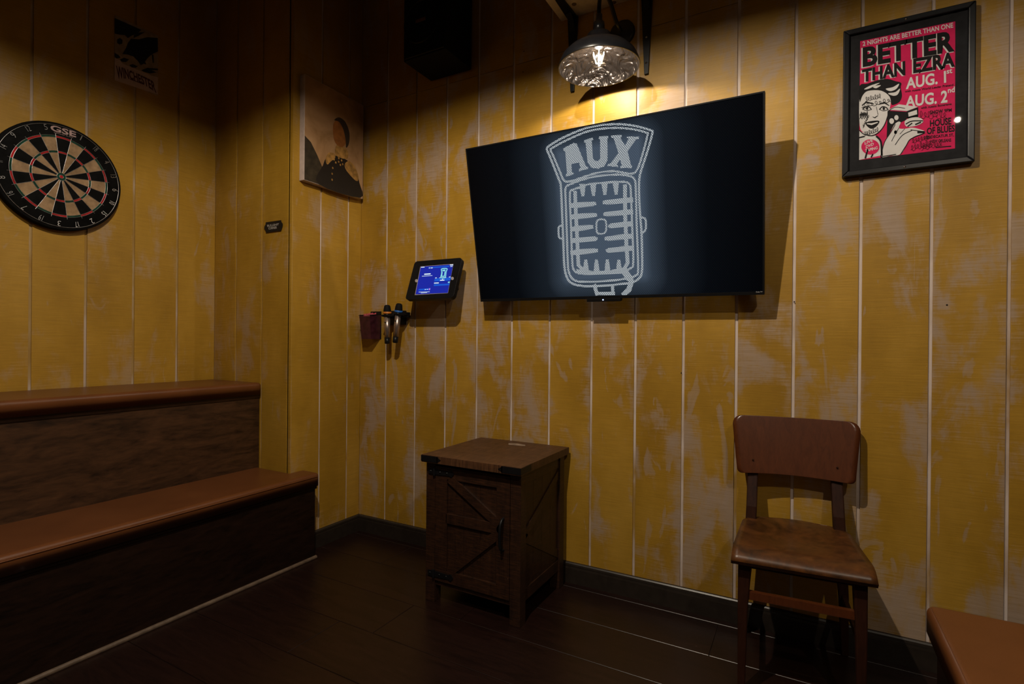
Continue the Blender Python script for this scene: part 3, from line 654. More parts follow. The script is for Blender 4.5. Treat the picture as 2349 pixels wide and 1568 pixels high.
# signatures in black pen
rs = random.Random(3)
for (x0, yy, x1, y2, amp) in ((310, 830, 440, 800, 26), (280, 890, 520, 835, 24), (262, 965, 330, 960, 40), (290, 1060, 340, 960, 16), (760, 960, 990, 960, 42), (700, 1180, 860, 1140, 26), (690, 1240, 860, 1190, 34), (780, 1235, 950, 1195, 30), (300, 1120, 420, 1080, 26)):
    n = 40; lp = abs(x1-x0)/13.0; ph = rs.uniform(0, 6); pts = []
    for i in range(n+1):
        t_ = i/n; w_ = 0.35+0.65*abs(math.sin(3.1*t_*math.pi+ph))
        pts.append((x0+(x1-x0)*t_+lp*0.9*math.sin(7*2*math.pi*t_), yy+(y2-yy)*t_+amp*0.8*w_*math.cos(7*2*math.pi*t_)))
    sc_ = MB(); sc_.stroke(catmull(pts, 3), 3.0, pp(6)); sc_.build('signature', 'ink', pr, W)

# ================================================================== CANVAS PORTRAIT (generic stand-in)
cy0, cy1, cz0, cz1, cx1 = 1.826, 2.232, 1.906, 2.440, XC+0.036
canvas = thing('canvas_painting', (XC, (cy0+cy1)/2, cz0), 'unframed stretched canvas portrait in tan and black on the column', 'painting')
W = Wm(canvas)
M['canvasside'] = plain('primed_canvas_edge', (0.52, 0.42, 0.38), 0.7)
def ground():
    m, nt, b = newmat('tan_painted_ground'); v = coords(nt, (1, 1, 1))
    n = noise(nt, v, 5, 4, 0.55, 0.6)
    nt.links.new(ramp(nt, n, [(0.3, (0.24, 0.125, 0.040)), (0.5, (0.40, 0.225, 0.105)), (0.7, (0.50, 0.31, 0.16))]), b.inputs['Base Color']); b.inputs['Roughness'].default_value = 0.6
    return m
M['ground'] = ground()
MB().box((XC+0.001, cy0, cz0), (cx1, cy1, cz1), 0.002).build('canvas', 'canvasside', canvas, W)
def cf(layer):
    def fn(s, t): return (cx1+0.0004*layer, cy0+s*(cy1-cy0), cz0+t*(cz1-cz0))
    return fn
MB().flat([(0.005, 0.004), (0.995, 0.004), (0.995, 0.996), (0.005, 0.996)], cf(1)).build('painted_ground', 'ground', canvas, W)
M['coat'] = plain('painted_dark_coat', (0.010, 0.007, 0.006), 0.55); M['shadowpaint'] = plain('painted_dark_corner', (0.035, 0.025, 0.014), 0.6, grain=0.4)
M['skin'] = plain('painted_flesh', (0.30, 0.105, 0.022), 0.55, grain=0.25); M['hair'] = plain('painted_hair', (0.035, 0.022, 0.014), 0.6); M['gold'] = plain('painted_gold', (0.36, 0.19, 0.05), 0.5, grain=0.5)
MB().flat([(0.005, 0.004), (0.30, 0.004), (0.30, 0.16), (0.20, 0.28), (0.10, 0.38), (0.005, 0.42)], cf(2)).build('dark_corner', 'shadowpaint', canvas, W)
MB().flat(catmull([(0.22, 0.004), (0.95, 0.004), (0.93, 0.16), (0.86, 0.27), (0.70, 0.345), (0.50, 0.345), (0.36, 0.30), (0.29, 0.20)], 4, True), cf(3)).build('coat', 'coat', canvas, W)
MB().flat(catmull([(0.50, 0.35), (0.70, 0.36), (0.70, 0.45), (0.52, 0.46)], 4, True), cf(4)).build('collar', 'gold', canvas, W)
MB().flat(catmull([(0.47, 0.50), (0.45, 0.58), (0.46, 0.66), (0.52, 0.71), (0.61, 0.70), (0.68, 0.62), (0.67, 0.51), (0.60, 0.455), (0.52, 0.46)], 4, True), cf(5)).build('face', 'skin', canvas, W)
MB().flat(catmull([(0.47, 0.695), (0.55, 0.745), (0.66, 0.73), (0.735, 0.64), (0.73, 0.53), (0.68, 0.47), (0.665, 0.56), (0.62, 0.65), (0.55, 0.70)], 4, True), cf(6)).build('hair', 'hair', canvas, W)
MB().flat(catmull([(0.66, 0.30), (0.74, 0.345), (0.84, 0.31), (0.91, 0.22), (0.88, 0.165), (0.76, 0.20), (0.67, 0.25)], 4, True), cf(6)).build('epaulette', 'gold', canvas, W)
MB().flat(catmull([(0.33, 0.27), (0.38, 0.345), (0.47, 0.36), (0.49, 0.32), (0.42, 0.27), (0.36, 0.225)], 4, True), cf(6)).build('epaulette', 'gold', canvas, W)
for s_, t_ in ((0.47, 0.30), (0.50, 0.275), (0.55, 0.295), (0.58, 0.27), (0.62, 0.285), (0.60, 0.32), (0.55, 0.33), (0.45, 0.21), (0.44, 0.15), (0.44, 0.09)):
    gb = MB(); gb.flat([(s_+0.014*math.cos(a), t_+0.011*math.sin(a)) for a in [i*0.785 for i in range(8)]], cf(7)); gb.build('medal', 'gold', canvas, W)

# ================================================================== TIN SIGN
sgn = thing('tin_sign', (XL, 1.382, 2.33), 'small Winchester tin sign high on the left wall in shadow', 'sign')
W = Wm(sgn)
M['signtan'] = plain('sign_tan', (0.30, 0.215, 0.13), 0.45, grain=0.25); M['signink'] = plain('sign_dark_ink', (0.006, 0.007, 0.009), 0.45); M['signred'] = plain('sign_dark_red', (0.06, 0.006, 0.012), 0.45); M['signpale'] = plain('sign_pale_pink', (0.50, 0.36, 0.32), 0.45, grain=0.1)
MB().box((XL+0.0005, 1.285, 2.334), (XL+0.002, 1.479, 2.640), 0.0006, mat=None).build('plate', 'signtan', sgn, W)
def sf(layer): return lambda cx, cy: hit(240+cx/7.125, 20+cy/7.125, (XL+0.002+0.0004*layer, 0, 0), (1, 0, 0))
MB().flat([(163, 800), (250, 840), (300, 900), (440, 960), (600, 1020), (760, 1090), (872, 1120), (872, 1405), (170, 1170), (163, 1140)], sf(1)).build('lower_band', 'signpale', sgn, W)
ink = MB()
for poly in ([(163, 150), (600, 345), (540, 400), (440, 440), (380, 480), (330, 430), (250, 425), (163, 405)], [(430, 490), (560, 500), (700, 465), (868, 478), (872, 700), (800, 730), (740, 770), (690, 820), (640, 900), (590, 920), (540, 850), (470, 780), (380, 750), (290, 740), (350, 640), (380, 560)],
             [(205, 500), (250, 478), (292, 510), (290, 570), (245, 585), (205, 560)], [(163, 720), (230, 760), (260, 800), (190, 812), (163, 780)], [(250, 830), (320, 800), (400, 830), (350, 870), (280, 865)], [(400, 920), (460, 905), (540, 940), (510, 965), (440, 955)], [(600, 1005), (700, 965), (872, 980), (872, 1005), (760, 1000), (850, 1040), (740, 1058), (640, 1030)], [(770, 740), (800, 760), (805, 880), (785, 885)], [(640, 850), (670, 880), (680, 910), (650, 905)], [(550, 390), (660, 380), (560, 440), (470, 480), (480, 430)]):
    ink.flat(poly, sf(2))
ink.build('picture', 'signink', sgn, W)
wn = MB(); vs_, fs_ = text2d('WINCHESTER', 0.03)
def q3(p0, p1, p2, t): return tuple((1-t)**2*a+2*t*(1-t)*b+t*t*c for a, b, c in zip(p0, p1, p2))
pts = []
for a, b in vs_:
    lo = q3((205, 1150), (500, 1100), (850, 1385), a); hi = q3((185, 925), (480, 1010), (815, 1195), a)
    pts.append(sf(2)(lo[0]*(1-b)+hi[0]*b, lo[1]*(1-b)+hi[1]*b))
wn.add(pts, fs_); wn.stroke([(420, 1150), (640, 1235)], 12, sf(2)); wn.build('lettering', 'signred', sgn, W)

# ================================================================== PLAQUE
plq = thing('plaque', (-2.397, YR, 1.678), 'tiny black plaque with white lettering on the narrow return wall', 'plaque')
W = Wm(plq)
def qf(k): return lambda cx, cy, kk=None: hit(580+cx/19.6, 480+cy/19.6, (0, YR-(k if kk is None else (0.0008, 0.006)[kk]), 0), (0, 1, 0))
MB().prism([(580, 580), (1275, 480), (1290, 570), (1345, 640), (1350, 700), (1310, 830), (1275, 950), (590, 1045), (570, 940), (510, 850), (520, 760), (570, 680)], qf(0)).build('plate', 'blackpl', plq, W)
t = MB(); put_text(t, 'BULLSHIT', [(655, 790), (1160, 715), (1175, 620), (640, 690)], qf(0.0065), 0.02, arch=-0)
put_text(t, 'CORNER', [(705, 910), (1080, 862), (1075, 755), (700, 805)], qf(0.0065), 0.02)
M['plaquetext'] = plain('plaque_white', (0.42, 0.40, 0.38), 0.5)
t.build('lettering', 'plaquetext', plq, W)

# ================================================================== DARTBOARD
DC = Vector((XL+0.040, 1.068, 1.803)); DR = 0.232
dart = thing('dartboard', (XL, DC.y, DC.z), 'round bristle dartboard with red and green rings on the left wall', 'dartboard')
W = Wm(dart)
def sisal(name, c): return plain(name, c, 0.85, grain=0.3, spec=0.06)
M['d_black'] = sisal('black_sisal', (0.006, 0.006, 0.006)); M['d_tan'] = sisal('natural_sisal', (0.30, 0.195, 0.11)); M['d_red'] = sisal('red_sisal', (0.32, 0.018, 0.020)); M['d_green'] = sisal('green_sisal', (0.012, 0.045, 0.028)); M['wire'] = plain('wire', (0.55, 0.54, 0.55), 0.3, 0.9)
def dp(r, a, off=0.0):   # a clockwise from top as seen in the room
    return (DC.x+off, DC.y+r*math.sin(a), DC.z+r*math.cos(a))
TX = Matrix.Translation((0, DC.y, DC.z)) @ Euler((0, R(90), 0)).to_matrix().to_4x4()
MB().lathe([(0.0001, XL+0.001), (DR-0.004, XL+0.001), (DR, XL+0.006), (DR, DC.x-0.004), (DR-0.004, DC.x), (0.0001, DC.x)], 72, TX).build('board', 'd_black', dart, W)
order = [20, 1, 18, 4, 13, 6, 10, 15, 2, 17, 3, 19, 7, 16, 8, 11, 14, 9, 12, 5]
def seg(r0, r1, a0, a1, off, n=4):
    vs = [dp(r, a0+(a1-a0)*i/n, off) for r in (r0, r1) for i in range(n+1)]
    return MB().add(vs, [(i, i+1, n+2+i, n+1+i) for i in range(n)])
ROT = R(2.0); K = DR/0.2255
for i in range(20):
    a0, a1 = ROT+R(18*i-9), ROT+R(18*i+9); dk = i % 2 == 0
    for r0, r1, mt_ in ((0.016, 0.099, 'd_black' if dk else 'd_tan'), (0.099, 0.107, 'd_red' if dk else 'd_green'), (0.107, 0.162, 'd_black' if dk else 'd_tan'), (0.162, 0.170, 'd_red' if dk else 'd_green')):
        seg(r0*K, r1*K, a0, a1, 0.0008).build('segment', mt_, dart, W)
MB().lathe([(0.0065*K, DC.x+0.001), (0.016*K, DC.x+0.001)], 32, TX).build('outer_bull', 'd_green', dart, W)
MB().lathe([(0.0001, DC.x+0.001), (0.0065*K, DC.x+0.001)], 24, TX).build('bullseye', 'd_red', dart, W)
wr = MB()
for i in range(20):
    a = ROT+R(18*i+9); wr.tube([dp(0.016*K, a, 0.0015), dp(0.178*K, a, 0.0015)], 0.0008, 5)
for r in (0.016, 0.0068, 0.099, 0.107, 0.162, 0.170):
    wr.tube([dp(r*K, R(5*j), 0.0015) for j in range(73)], 0.0007, 5)
wr.build('wire_spider', 'wire', dart, W)
rg = MB().tube([dp(0.2135*K, R(4*j), 0.0035) for j in range(91)], 0.0009, 5); ring = rg.build('number_ring', 'wire', dart, W)
for i, nmb in enumerate(order):
    if i == 0: continue
    a = ROT+R(18*i); t = MB(); hgt = 0.011*K; wid = (0.0005+sum(0.0011 if ch == '1' else 0.0050 for ch in str(nmb)))*K; rc = 0.200*K
    put_text(t, str(nmb), [(-wid, -hgt), (wid, -hgt), (wid, hgt), (-wid, hgt)], lambda x, z: (DC.x+0.003, DC.y+rc*math.sin(a)+x*math.cos(a)+z*math.sin(a), DC.z+rc*math.cos(a)-x*math.sin(a)+z*math.cos(a)), -0.012)
    t.build('number', 'wire', ring, W)
t = MB(); put_text(t, 'GSE', [(-0.046, 0.184*K), (0.046, 0.184*K), (0.046, 0.209*K), (-0.046, 0.209*K)], lambda x, z: (DC.x+0.002, DC.y+x+0.006, DC.z+z), 0.03)
M['dartlogo'] = plain('logo_pale_red', (0.36, 0.24, 0.23), 0.6); t.build('logo', 'dartlogo', dart, W)
t = MB(); put_text(t, 'GRAND SLAM', [(-0.034, 0.178*K), (0.034, 0.178*K), (0.034, 0.1815*K), (-0.034, 0.1815*K)], lambda x, z: (DC.x+0.002, DC.y+x+0.006, DC.z+z), 0.0)
t.build('logo_underline', 'dartlogo', dart, W)

# ================================================================== TABLET KIOSK
TT = 20.0
tab = thing('tablet_kiosk', (-1.645, 2.150, 1.406), 'wall tablet in a black tilted enclosure with a bright blue screen', 'tablet', (R(-TT), 0, 0))
W = Wm(tab)
def rounded(w_, h_, r, n=5):
    out = []
    for cx, cy, a0 in ((w_/2-r, h_/2-r, 0), (-w_/2+r, h_/2-r, 90), (-w_/2+r, -h_/2+r, 180), (w_/2-r, -h_/2+r, 270)):
        out += [(cx+r*math.cos(R(a0+90*i/n)), cy+r*math.sin(R(a0+90*i/n))) for i in range(n+1)]
    return out
o = MB().prism(rounded(0.300, 0.219, 0.018), lambda x, z, k: (x, 0.012-0.024*k, z)).build('enclosure', 'blackpl', tab)
m_ = o.modifiers.new('bevel', 'BEVEL'); m_.width = 0.003; m_.segments = 2; m_.limit_method = 'ANGLE'
def tf(off): 
    p0 = W @ Vector((0, -0.012-off, 0)); n = W.to_3x3() @ Vector((0, -1, 0))
    return lambda cx, cy: W.inverted() @ hit(920+cx/11.2, 580+cy/11.2, p0, n)
M['tabblue'] = emitter('screen_deep_blue', (0.004, 0.014, 0.30), 1.15); M['tabblue2'] = emitter('screen_mid_blue', (0.003, 0.075, 0.50), 1.2); M['tabwhite'] = emitter('screen_white', (0.75, 0.9, 1.0), 0.9); M['tabcyan'] = emitter('screen_cyan', (0.25, 0.75, 0.85), 0.9); M['tabpink'] = emitter('screen_violet', (0.45, 0.2, 0.75), 0.9)
M['bezelgrey'] = plain('pale_bezel', (0.40, 0.36, 0.38), 0.4)
MB().flat([(497, 345), (1345, 278), (1205, 1030), (352, 1080)], tf(0.0006)).build('bezel', 'bezelgrey', tab)
scr = MB().flat([(506, 352), (1340, 290), (1200, 1022), (372, 1062)], tf(0.001)).build('screen', 'tabblue', tab)
MB().flat([(868, 655), (1290, 620), (1265, 700), (848, 735)], tf(0.0014)).build('track_panel', 'tabblue2', scr); MB().flat([(850, 800), (1250, 785), (1240, 825), (835, 850)], tf(0.0014)).build('slider', 'tabblue2', scr)
MB().flat([(700, 370), (1240, 325), (1235, 355), (700, 395)], tf(0.0014)).build('search_bar', 'tabblue2', scr); MB().flat([(455, 925), (760, 900), (745, 955), (445, 965)], tf(0.0014)).build('dock', 'tabblue2', scr)
for q in ([(598, 530), (760, 520), (756, 550), (594, 562)], [(515, 360), (605, 353), (603, 372), (513, 378)], [(1255, 300), (1340, 293), (1338, 318), (1253, 320)], [(1265, 340), (1325, 335), (1323, 350), (1263, 354)], [(718, 372), (740, 370), (738, 395), (716, 397)], [(760, 374), (815, 370), (813, 390), (758, 394)], [(1002, 690), (1115, 682), (1112, 708), (1000, 714)], [(1055, 668), (1075, 666), (1073, 686), (1053, 688)], [(848, 762), (970, 755), (967, 780), (845, 785)], [(878, 632), (918, 629), (916, 648), (876, 651)], [(1232, 608), (1270, 605), (1268, 624), (1230, 627)], [(980, 632), (1160, 620), (1158, 634), (978, 645)], [(612, 928), (634, 926), (632, 948), (610, 950)], [(662, 924), (684, 922), (682, 944), (660, 946)]):
    tx = MB(); tx.flat(q, tf(0.0018)); tx.build('screen_text', 'tabwhite', scr)
for a, b in (((540, 595), (800, 578)), ((455, 1003), (732, 995)), ((510, 1024), (665, 1016))): tx = MB().stroke([a, b], 11, tf(0.0018)); tx.build('screen_text', 'tabwhite', scr)
mc = MB(); mc.stroke(catmull([(1035, 415), (1110, 395), (1185, 405), (1160, 470), (1150, 540), (1130, 632), (1025, 632), (1040, 540), (1045, 470)], 3, True), 24, tf(0.002), True)
mc.flat([(1060, 430), (1140, 420), (1135, 465), (1065, 470)], tf(0.0021)); mc.stroke([(1058, 490), (1045, 600)], 22, tf(0.0021)); mc.stroke([(1130, 480), (1110, 600)], 22, tf(0.0021)); mc.stroke([(1035, 600), (1115, 596)], 24, tf(0.0021))
mc.build('mic_graphic', 'tabcyan', scr)
MB().flat([(1205, 740), (1240, 728), (1252, 742), (1245, 765), (1212, 772), (1200, 755)], tf(0.002)).build('toggle', 'tabcyan', scr); MB().flat([(712, 908), (752, 902), (742, 955), (706, 957)], tf(0.002)).build('dock_icon', 'tabpink', scr)
for cx, cy in ((395, 712), (1318, 652)):
    MB().flat([(cx+38*math.cos(a*0.5236), cy+42*math.sin(a*0.5236)) for a in range(12)], tf(0.0003)).build('tamper_disc', 'bezelgrey', tab)
MB().beam((0, 0.012, 0.0), (0, 0.062, 0.025), 0.09, 0.09).build('mount_neck', 'blackpl', tab)
MB().box((-1.72, YW-0.016, 1.36), (-1.57, YW-0.001, 1.49), 0.003).build('wall_plate', 'blackpl', tab, W)
MB().beam((-1.645, YW-0.014, 1.43), (-1.645, 2.19, 1.425), 0.09, 0.09).build('mount_arm', 'blackpl', tab, W)

# ================================================================== MICROPHONES IN THEIR HOLDER
hold = thing('microphone_holder', (-1.93, YW, 1.23), 'black wall clip holding two handheld microphones', 'holder')
W = Wm(hold)
MB().box((-2.045, YW-0.022, 1.185), (-1.915, YW-0.001, 1.262), 0.004).build('back_plate', 'blackpl', hold, W)
MIC = [((-1.972, 2.165, 1.290), (-1.976, 2.172, 1.080)), ((-1.888, 2.165, 1.296), (-1.921, 2.172, 1.086))]
for a, b in MIC:
    c = Vector(a)*0.72+Vector(b)*0.28
    k = MB()
    for s_ in (-1, 1):
        k.tube([(c.x+s_*0.012, YW-0.015, c.z), (c.x+s_*0.024, c.y+0.025, c.z), (c.x+s_*0.0255, c.y, c.z), (c.x+s_*0.017, c.y-0.019, c.z)], 0.006, 8)
    k.box((c.x-0.022, c.y+0.018, c.z-0.014), (c.x+0.022, YW-0.018, c.z+0.014), 0.003)
    k.build('clip', 'blackpl', hold, W)
M['champagne'] = plain('champagne_metal', (0.46, 0.37, 0.33), 0.34, 0.85); M['orange'] = plain('orange_ring', (0.62, 0.20, 0.03), 0.45); M['blue'] = plain('blue_ring', (0.02, 0.13, 0.48), 0.45)
for i, (a, b) in enumerate(MIC):
    a = Vector(a); b = Vector(b); d = (a-b).normalized()
    q = Vector((0, 0, 1)).rotation_difference(d).to_matrix().to_4x4(); T = Matrix.Translation(b) @ q; L = (a-b).length
    mic = thing('microphone', b, ('black wireless microphone with an orange ring in the wall clip', 'black wireless microphone with a blue ring in the wall clip')[i], 'microphone', group='microphones in the wall clip')
    W = Wm(mic)
    MB().lathe([(0.0001, L), (0.010, L-0.001), (0.0155, L-0.006), (0.0185, L-0.018), (0.0205, L-0.034), (0.0205, L-0.042), (0.0001, L-0.042)], 24, T).build('head', 'blackmatte', mic, W)
    MB().lathe([(0.019, L-0.049), (0.0225, L-0.047), (0.0225, L-0.039), (0.019, L-0.037)], 24, T).build('ring', ('orange', 'blue')[i], mic, W)
    MB().lathe([(0.0001, L-0.046), (0.0195, L-0.047), (0.0165, L-0.066), (0.0001, L-0.066)], 24, T).build('neck', 'blackpl', mic, W)
    MB().lathe([(0.0001, L-0.066), (0.0160, L-0.066), (0.0148, 0.034), (0.0001, 0.034)], 24, T).build('body', 'champagne', mic, W)
    MB().lathe([(0.0001, 0.034), (0.0150, 0.034), (0.0145, 0.003), (0.012, 0.0), (0.0001, 0.0)], 24, T).build('tail', 'blackpl', mic, W)
    MB().lathe([(0.0001, 0), (0.0035, 0), (0.0035, 0.002), (0.0001, 0.002)], 10, T @ Matrix.Translation((0, -0.0150, L-0.095)) @ Euler((R(90), 0, 0)).to_matrix().to_4x4()).build('button', 'blackpl', mic, W)

# ================================================================== WALL BIN WITH PINK PACKETS
bin_ = thing('wall_bin', (-2.13, YW, 1.10), 'small dark plum wall bin beside the microphones in the corner', 'bin')
W = Wm(bin_)
M['plum'] = plain('smoked_plum_plastic', (0.045, 0.010, 0.018), 0.3, grain=0.4)
def tapered(name, x0, x1, y0, y1, xb0, xb1, yb0, yb1, z0, z1, mat, parent, W):
    vs = [(xb0, yb0, z0), (xb1, yb0, z0), (xb1, yb1, z0), (xb0, yb1, z0), (x0, y0, z1), (x1, y0, z1), (x1, y1, z1), (x0, y1, z1)]
    return MB().add(vs, [(3, 2, 1, 0), (4, 5, 6, 7), (0, 1, 5, 4), (1, 2, 6, 5), (2, 3, 7, 6), (3, 0, 4, 7)]).build(name, mat, parent, W)
tapered('front', -2.178, -2.098, 2.166, 2.169, -2.172, -2.104, 2.180, 2.183, 1.105, 1.232, 'plum', bin_, W)
tapered('side', -2.178, -2.175, 2.169, YW-0.001, -2.172, -2.169, 2.183, YW-0.001, 1.105, 1.240, 'plum', bin_, W)
tapered('side', -2.101, -2.098, 2.169, YW-0.001, -2.107, -2.104, 2.183, YW-0.001, 1.105, 1.240, 'plum', bin_, W)
MB().box((-2.178, YW-0.004, 1.105), (-2.098, YW-0.001, 1.262), 0.001).build('back', 'blackpl', bin_, W)
MB().box((-2.171, 2.183, 1.105), (-2.105, YW-0.004, 1.108)).build('bottom', 'plum', bin_, W)
MB().tube([(-2.179, YW-0.004, 1.246), (-2.179, 2.166, 1.236), (-2.097, 2.166, 1.236), (-2.097, YW-0.004, 1.246)], 0.0025, 6).build('rim', 'blackpl', bin_, W)
M['packet'] = plain('pink_packet', (0.55, 0.085, 0.12), 0.4, grain=0.2)
for k, (yy, zz, tl) in enumerate(((2.186, 1.243, 4), (2.205, 1.247, -5), (2.224, 1.250, 3))):
    pk = MB(); n = 6
    vs = []
    for j, z in enumerate((1.112, 1.18, zz-0.012, zz)):
        for i in range(n+1):
            x = -2.166+0.058*i/n; bul = 0.0065*math.sin(math.pi*i/n)*(1, 1, 0.6, 0.1)[j]
            vs.append((x, yy-bul, z+0.004*math.sin(2.1*i+k))); 
    for j, z in enumerate((1.112, 1.18, zz-0.012, zz)):
        for i in range(n+1):
            x = -2.166+0.058*i/n; bul = 0.0065*math.sin(math.pi*i/n)*(1, 1, 0.6, 0.1)[j]
            vs.append((x, yy+bul+0.0008, z+0.004*math.sin(2.1*i+k)))
    m4 = 4*(n+1); fs = []
    for off in (0, m4):
        for j in range(3):
            for i in range(n): fs.append((off+j*(n+1)+i, off+j*(n+1)+i+1, off+(j+1)*(n+1)+i+1, off+(j+1)*(n+1)+i))
    per = list(range(n+1))+[j*(n+1)+n for j in range(1, 4)]+[3*(n+1)+i for i in range(n-1, -1, -1)]+[j*(n+1) for j in (2, 1)]
    fs += [(per[i], per[(i+1) % len(per)], m4+per[(i+1) % len(per)], m4+per[i]) for i in range(len(per))]
    tag(pk.add(vs, fs).build('cover_packet', 'packet'), ('frontmost', 'middle', 'rearmost')[k]+' pink packet of the three standing in the small wall bin', 'packet', 'pink packets in the wall bin')

# ================================================================== RUSTIC SIDE CABINET
cab = thing('side_cabinet', (-1.163, 2.0, 0), 'dark rustic wooden side cabinet with a braced barn door', 'cabinet')
W = Wm(cab)
ax0, ax1, ay0, ay1 = -1.405, -0.950, 1.792, 2.208
n_b = 4; yb = [1.765+i*(2.232-1.765)/n_b for i in range(n_b+1)]
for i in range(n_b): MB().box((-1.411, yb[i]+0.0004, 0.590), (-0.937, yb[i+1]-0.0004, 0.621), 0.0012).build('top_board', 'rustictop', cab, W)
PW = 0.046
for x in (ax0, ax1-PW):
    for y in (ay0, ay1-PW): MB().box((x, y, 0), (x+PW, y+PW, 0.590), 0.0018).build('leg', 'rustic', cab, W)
for xs_ in (ax0, ax1-PW):   # sides: recessed boards, rails and a V of battens
    xo = xs_+0.010 if xs_ == ax0 else xs_+PW-0.024
    for i in range(4):
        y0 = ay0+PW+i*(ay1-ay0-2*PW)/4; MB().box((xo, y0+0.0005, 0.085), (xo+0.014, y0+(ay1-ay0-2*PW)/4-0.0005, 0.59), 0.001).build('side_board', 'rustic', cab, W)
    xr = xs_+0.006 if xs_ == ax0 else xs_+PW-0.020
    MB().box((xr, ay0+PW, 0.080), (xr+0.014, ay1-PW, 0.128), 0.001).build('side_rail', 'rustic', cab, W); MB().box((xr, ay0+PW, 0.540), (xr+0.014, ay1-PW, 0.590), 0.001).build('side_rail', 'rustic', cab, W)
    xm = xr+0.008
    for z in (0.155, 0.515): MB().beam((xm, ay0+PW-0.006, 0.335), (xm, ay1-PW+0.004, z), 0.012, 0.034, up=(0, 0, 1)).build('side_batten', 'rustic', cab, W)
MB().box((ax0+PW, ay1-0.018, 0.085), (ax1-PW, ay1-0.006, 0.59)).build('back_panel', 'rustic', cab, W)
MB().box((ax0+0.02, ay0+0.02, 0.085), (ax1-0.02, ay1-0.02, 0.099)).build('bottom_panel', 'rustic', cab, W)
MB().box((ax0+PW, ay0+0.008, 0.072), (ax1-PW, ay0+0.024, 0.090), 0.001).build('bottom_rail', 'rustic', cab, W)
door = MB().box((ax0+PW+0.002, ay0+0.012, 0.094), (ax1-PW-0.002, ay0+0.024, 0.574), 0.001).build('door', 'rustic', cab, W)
dx0, dx1, dz0, dz1 = ax0+PW+0.002, ax1-PW-0.002, 0.094, 0.574
for i in range(3):
    x0 = dx0+0.06+i*(dx1-dx0-0.12)/3; MB().box((x0+0.0007, ay0+0.008, dz0+0.05), (x0+(dx1-dx0-0.12)/3-0.0007, ay0+0.013, dz1-0.05), 0.0008).build('door_board', 'rustic', door, W)
for a, b in (((dx0, dz0), (dx0+0.06, dz1)), ((dx1-0.06, dz0), (dx1, dz1)), ((dx0+0.06, dz0), (dx1-0.06, dz0+0.05)), ((dx0+0.06, dz1-0.05), (dx1-0.06, dz1))):
    MB().box((a[0], ay0-0.001, a[1]), (b[0], ay0+0.012, b[1]), 0.0012).build('door_rail', 'rustic', door, W)
yd = ay0+0.006
MB().beam((dx0+0.055, yd, 0.362), (dx1-0.045, yd, 0.362), 0.014, 0.040, bev=0.001).build('door_brace', 'rustic', door, W)
MB().beam((dx0+0.070, yd-0.0005, dz1-0.045), (dx1-0.050, yd-0.0005, 0.380), 0.014, 0.036, bev=0.001).build('door_brace', 'rustic', door, W)
MB().beam((dx0+0.070, yd-0.0005, dz0+0.045), (dx1-0.050, yd-0.0005, 0.345), 0.014, 0.036, bev=0.001).build('door_brace', 'rustic', door, W)
for z in (0.550, 0.122):
    h = MB().prism([(0, -0.010), (0.035, -0.012), (0.105, -0.009), (0.118, -0.014), (0.130, 0), (0.118, 0.014), (0.105, 0.009), (0.035, 0.012), (0, 0.010)], lambda x, zz, k: (ax0+0.014+x, ay0-0.002-0.003*k, z+zz)); hg = h.build('strap_hinge', 'iron', door, W)
    MB().tube([(ax0+0.044, ay0-0.005, z-0.016), (ax0+0.044, ay0-0.005, z+0.016)], 0.006, 10).build('hinge_pin', 'iron', hg, W)
    for xx in (0.012, 0.060, 0.095): MB().lathe([(0.0001, 0.003), (0.003, 0.002), (0.0045, 0)], 8, Matrix.Translation((ax0+0.014+xx, ay0-0.005, z)) @ Euler((R(90), 0, 0)).to_matrix().to_4x4()).build('screw', 'iron', hg, W)
hx = dx1-0.028
MB().tube(catmull([(hx, ay0+0.0, 0.408), (hx, ay0-0.014, 0.404), (hx, ay0-0.026, 0.385), (hx, ay0-0.030, 0.345), (hx, ay0-0.026, 0.305), (hx, ay0-0.014, 0.288), (hx, ay0+0.0, 0.284)], 4), 0.0055, 10).build('handle', 'iron', door, W)
for xc, ln in ((-1.411, 1), (-0.937, -1)):
    e = 0.0015; b = MB()
    b.box((min(xc, xc+ln*0.085), 1.765-e, 0.594), (max(xc, xc+ln*0.085), 1.7655, 0.619), 0.0004); b.box((min(xc-ln*e, xc+ln*0.0005), 1.765-e, 0.594), (max(xc-ln*e, xc+ln*0.0005), 1.765+0.085, 0.619), 0.0004)
    b.prism([(xc+ln*0.08, 0.594), (xc+ln*0.10, 0.6065), (xc+ln*0.08, 0.619)], lambda x, z, k: (x, 1.7655-0.002*k, z))
    cb = b.build('corner_strap', 'iron', cab, W)
M['labelpaper'] = plain('worn_pale_label', (0.26, 0.19, 0.14), 0.7, grain=0.4)
MB().flat([(1350, 168), (1480, 172), (1600, 195), (1595, 212), (1480, 205), (1345, 190)], lambda cx, cy: hit(960+cx/6.525, 990+cy/6.525, (0, 0, 0.6217), (0, 0, 1))).build('worn_sticker', 'labelpaper', cab, W)

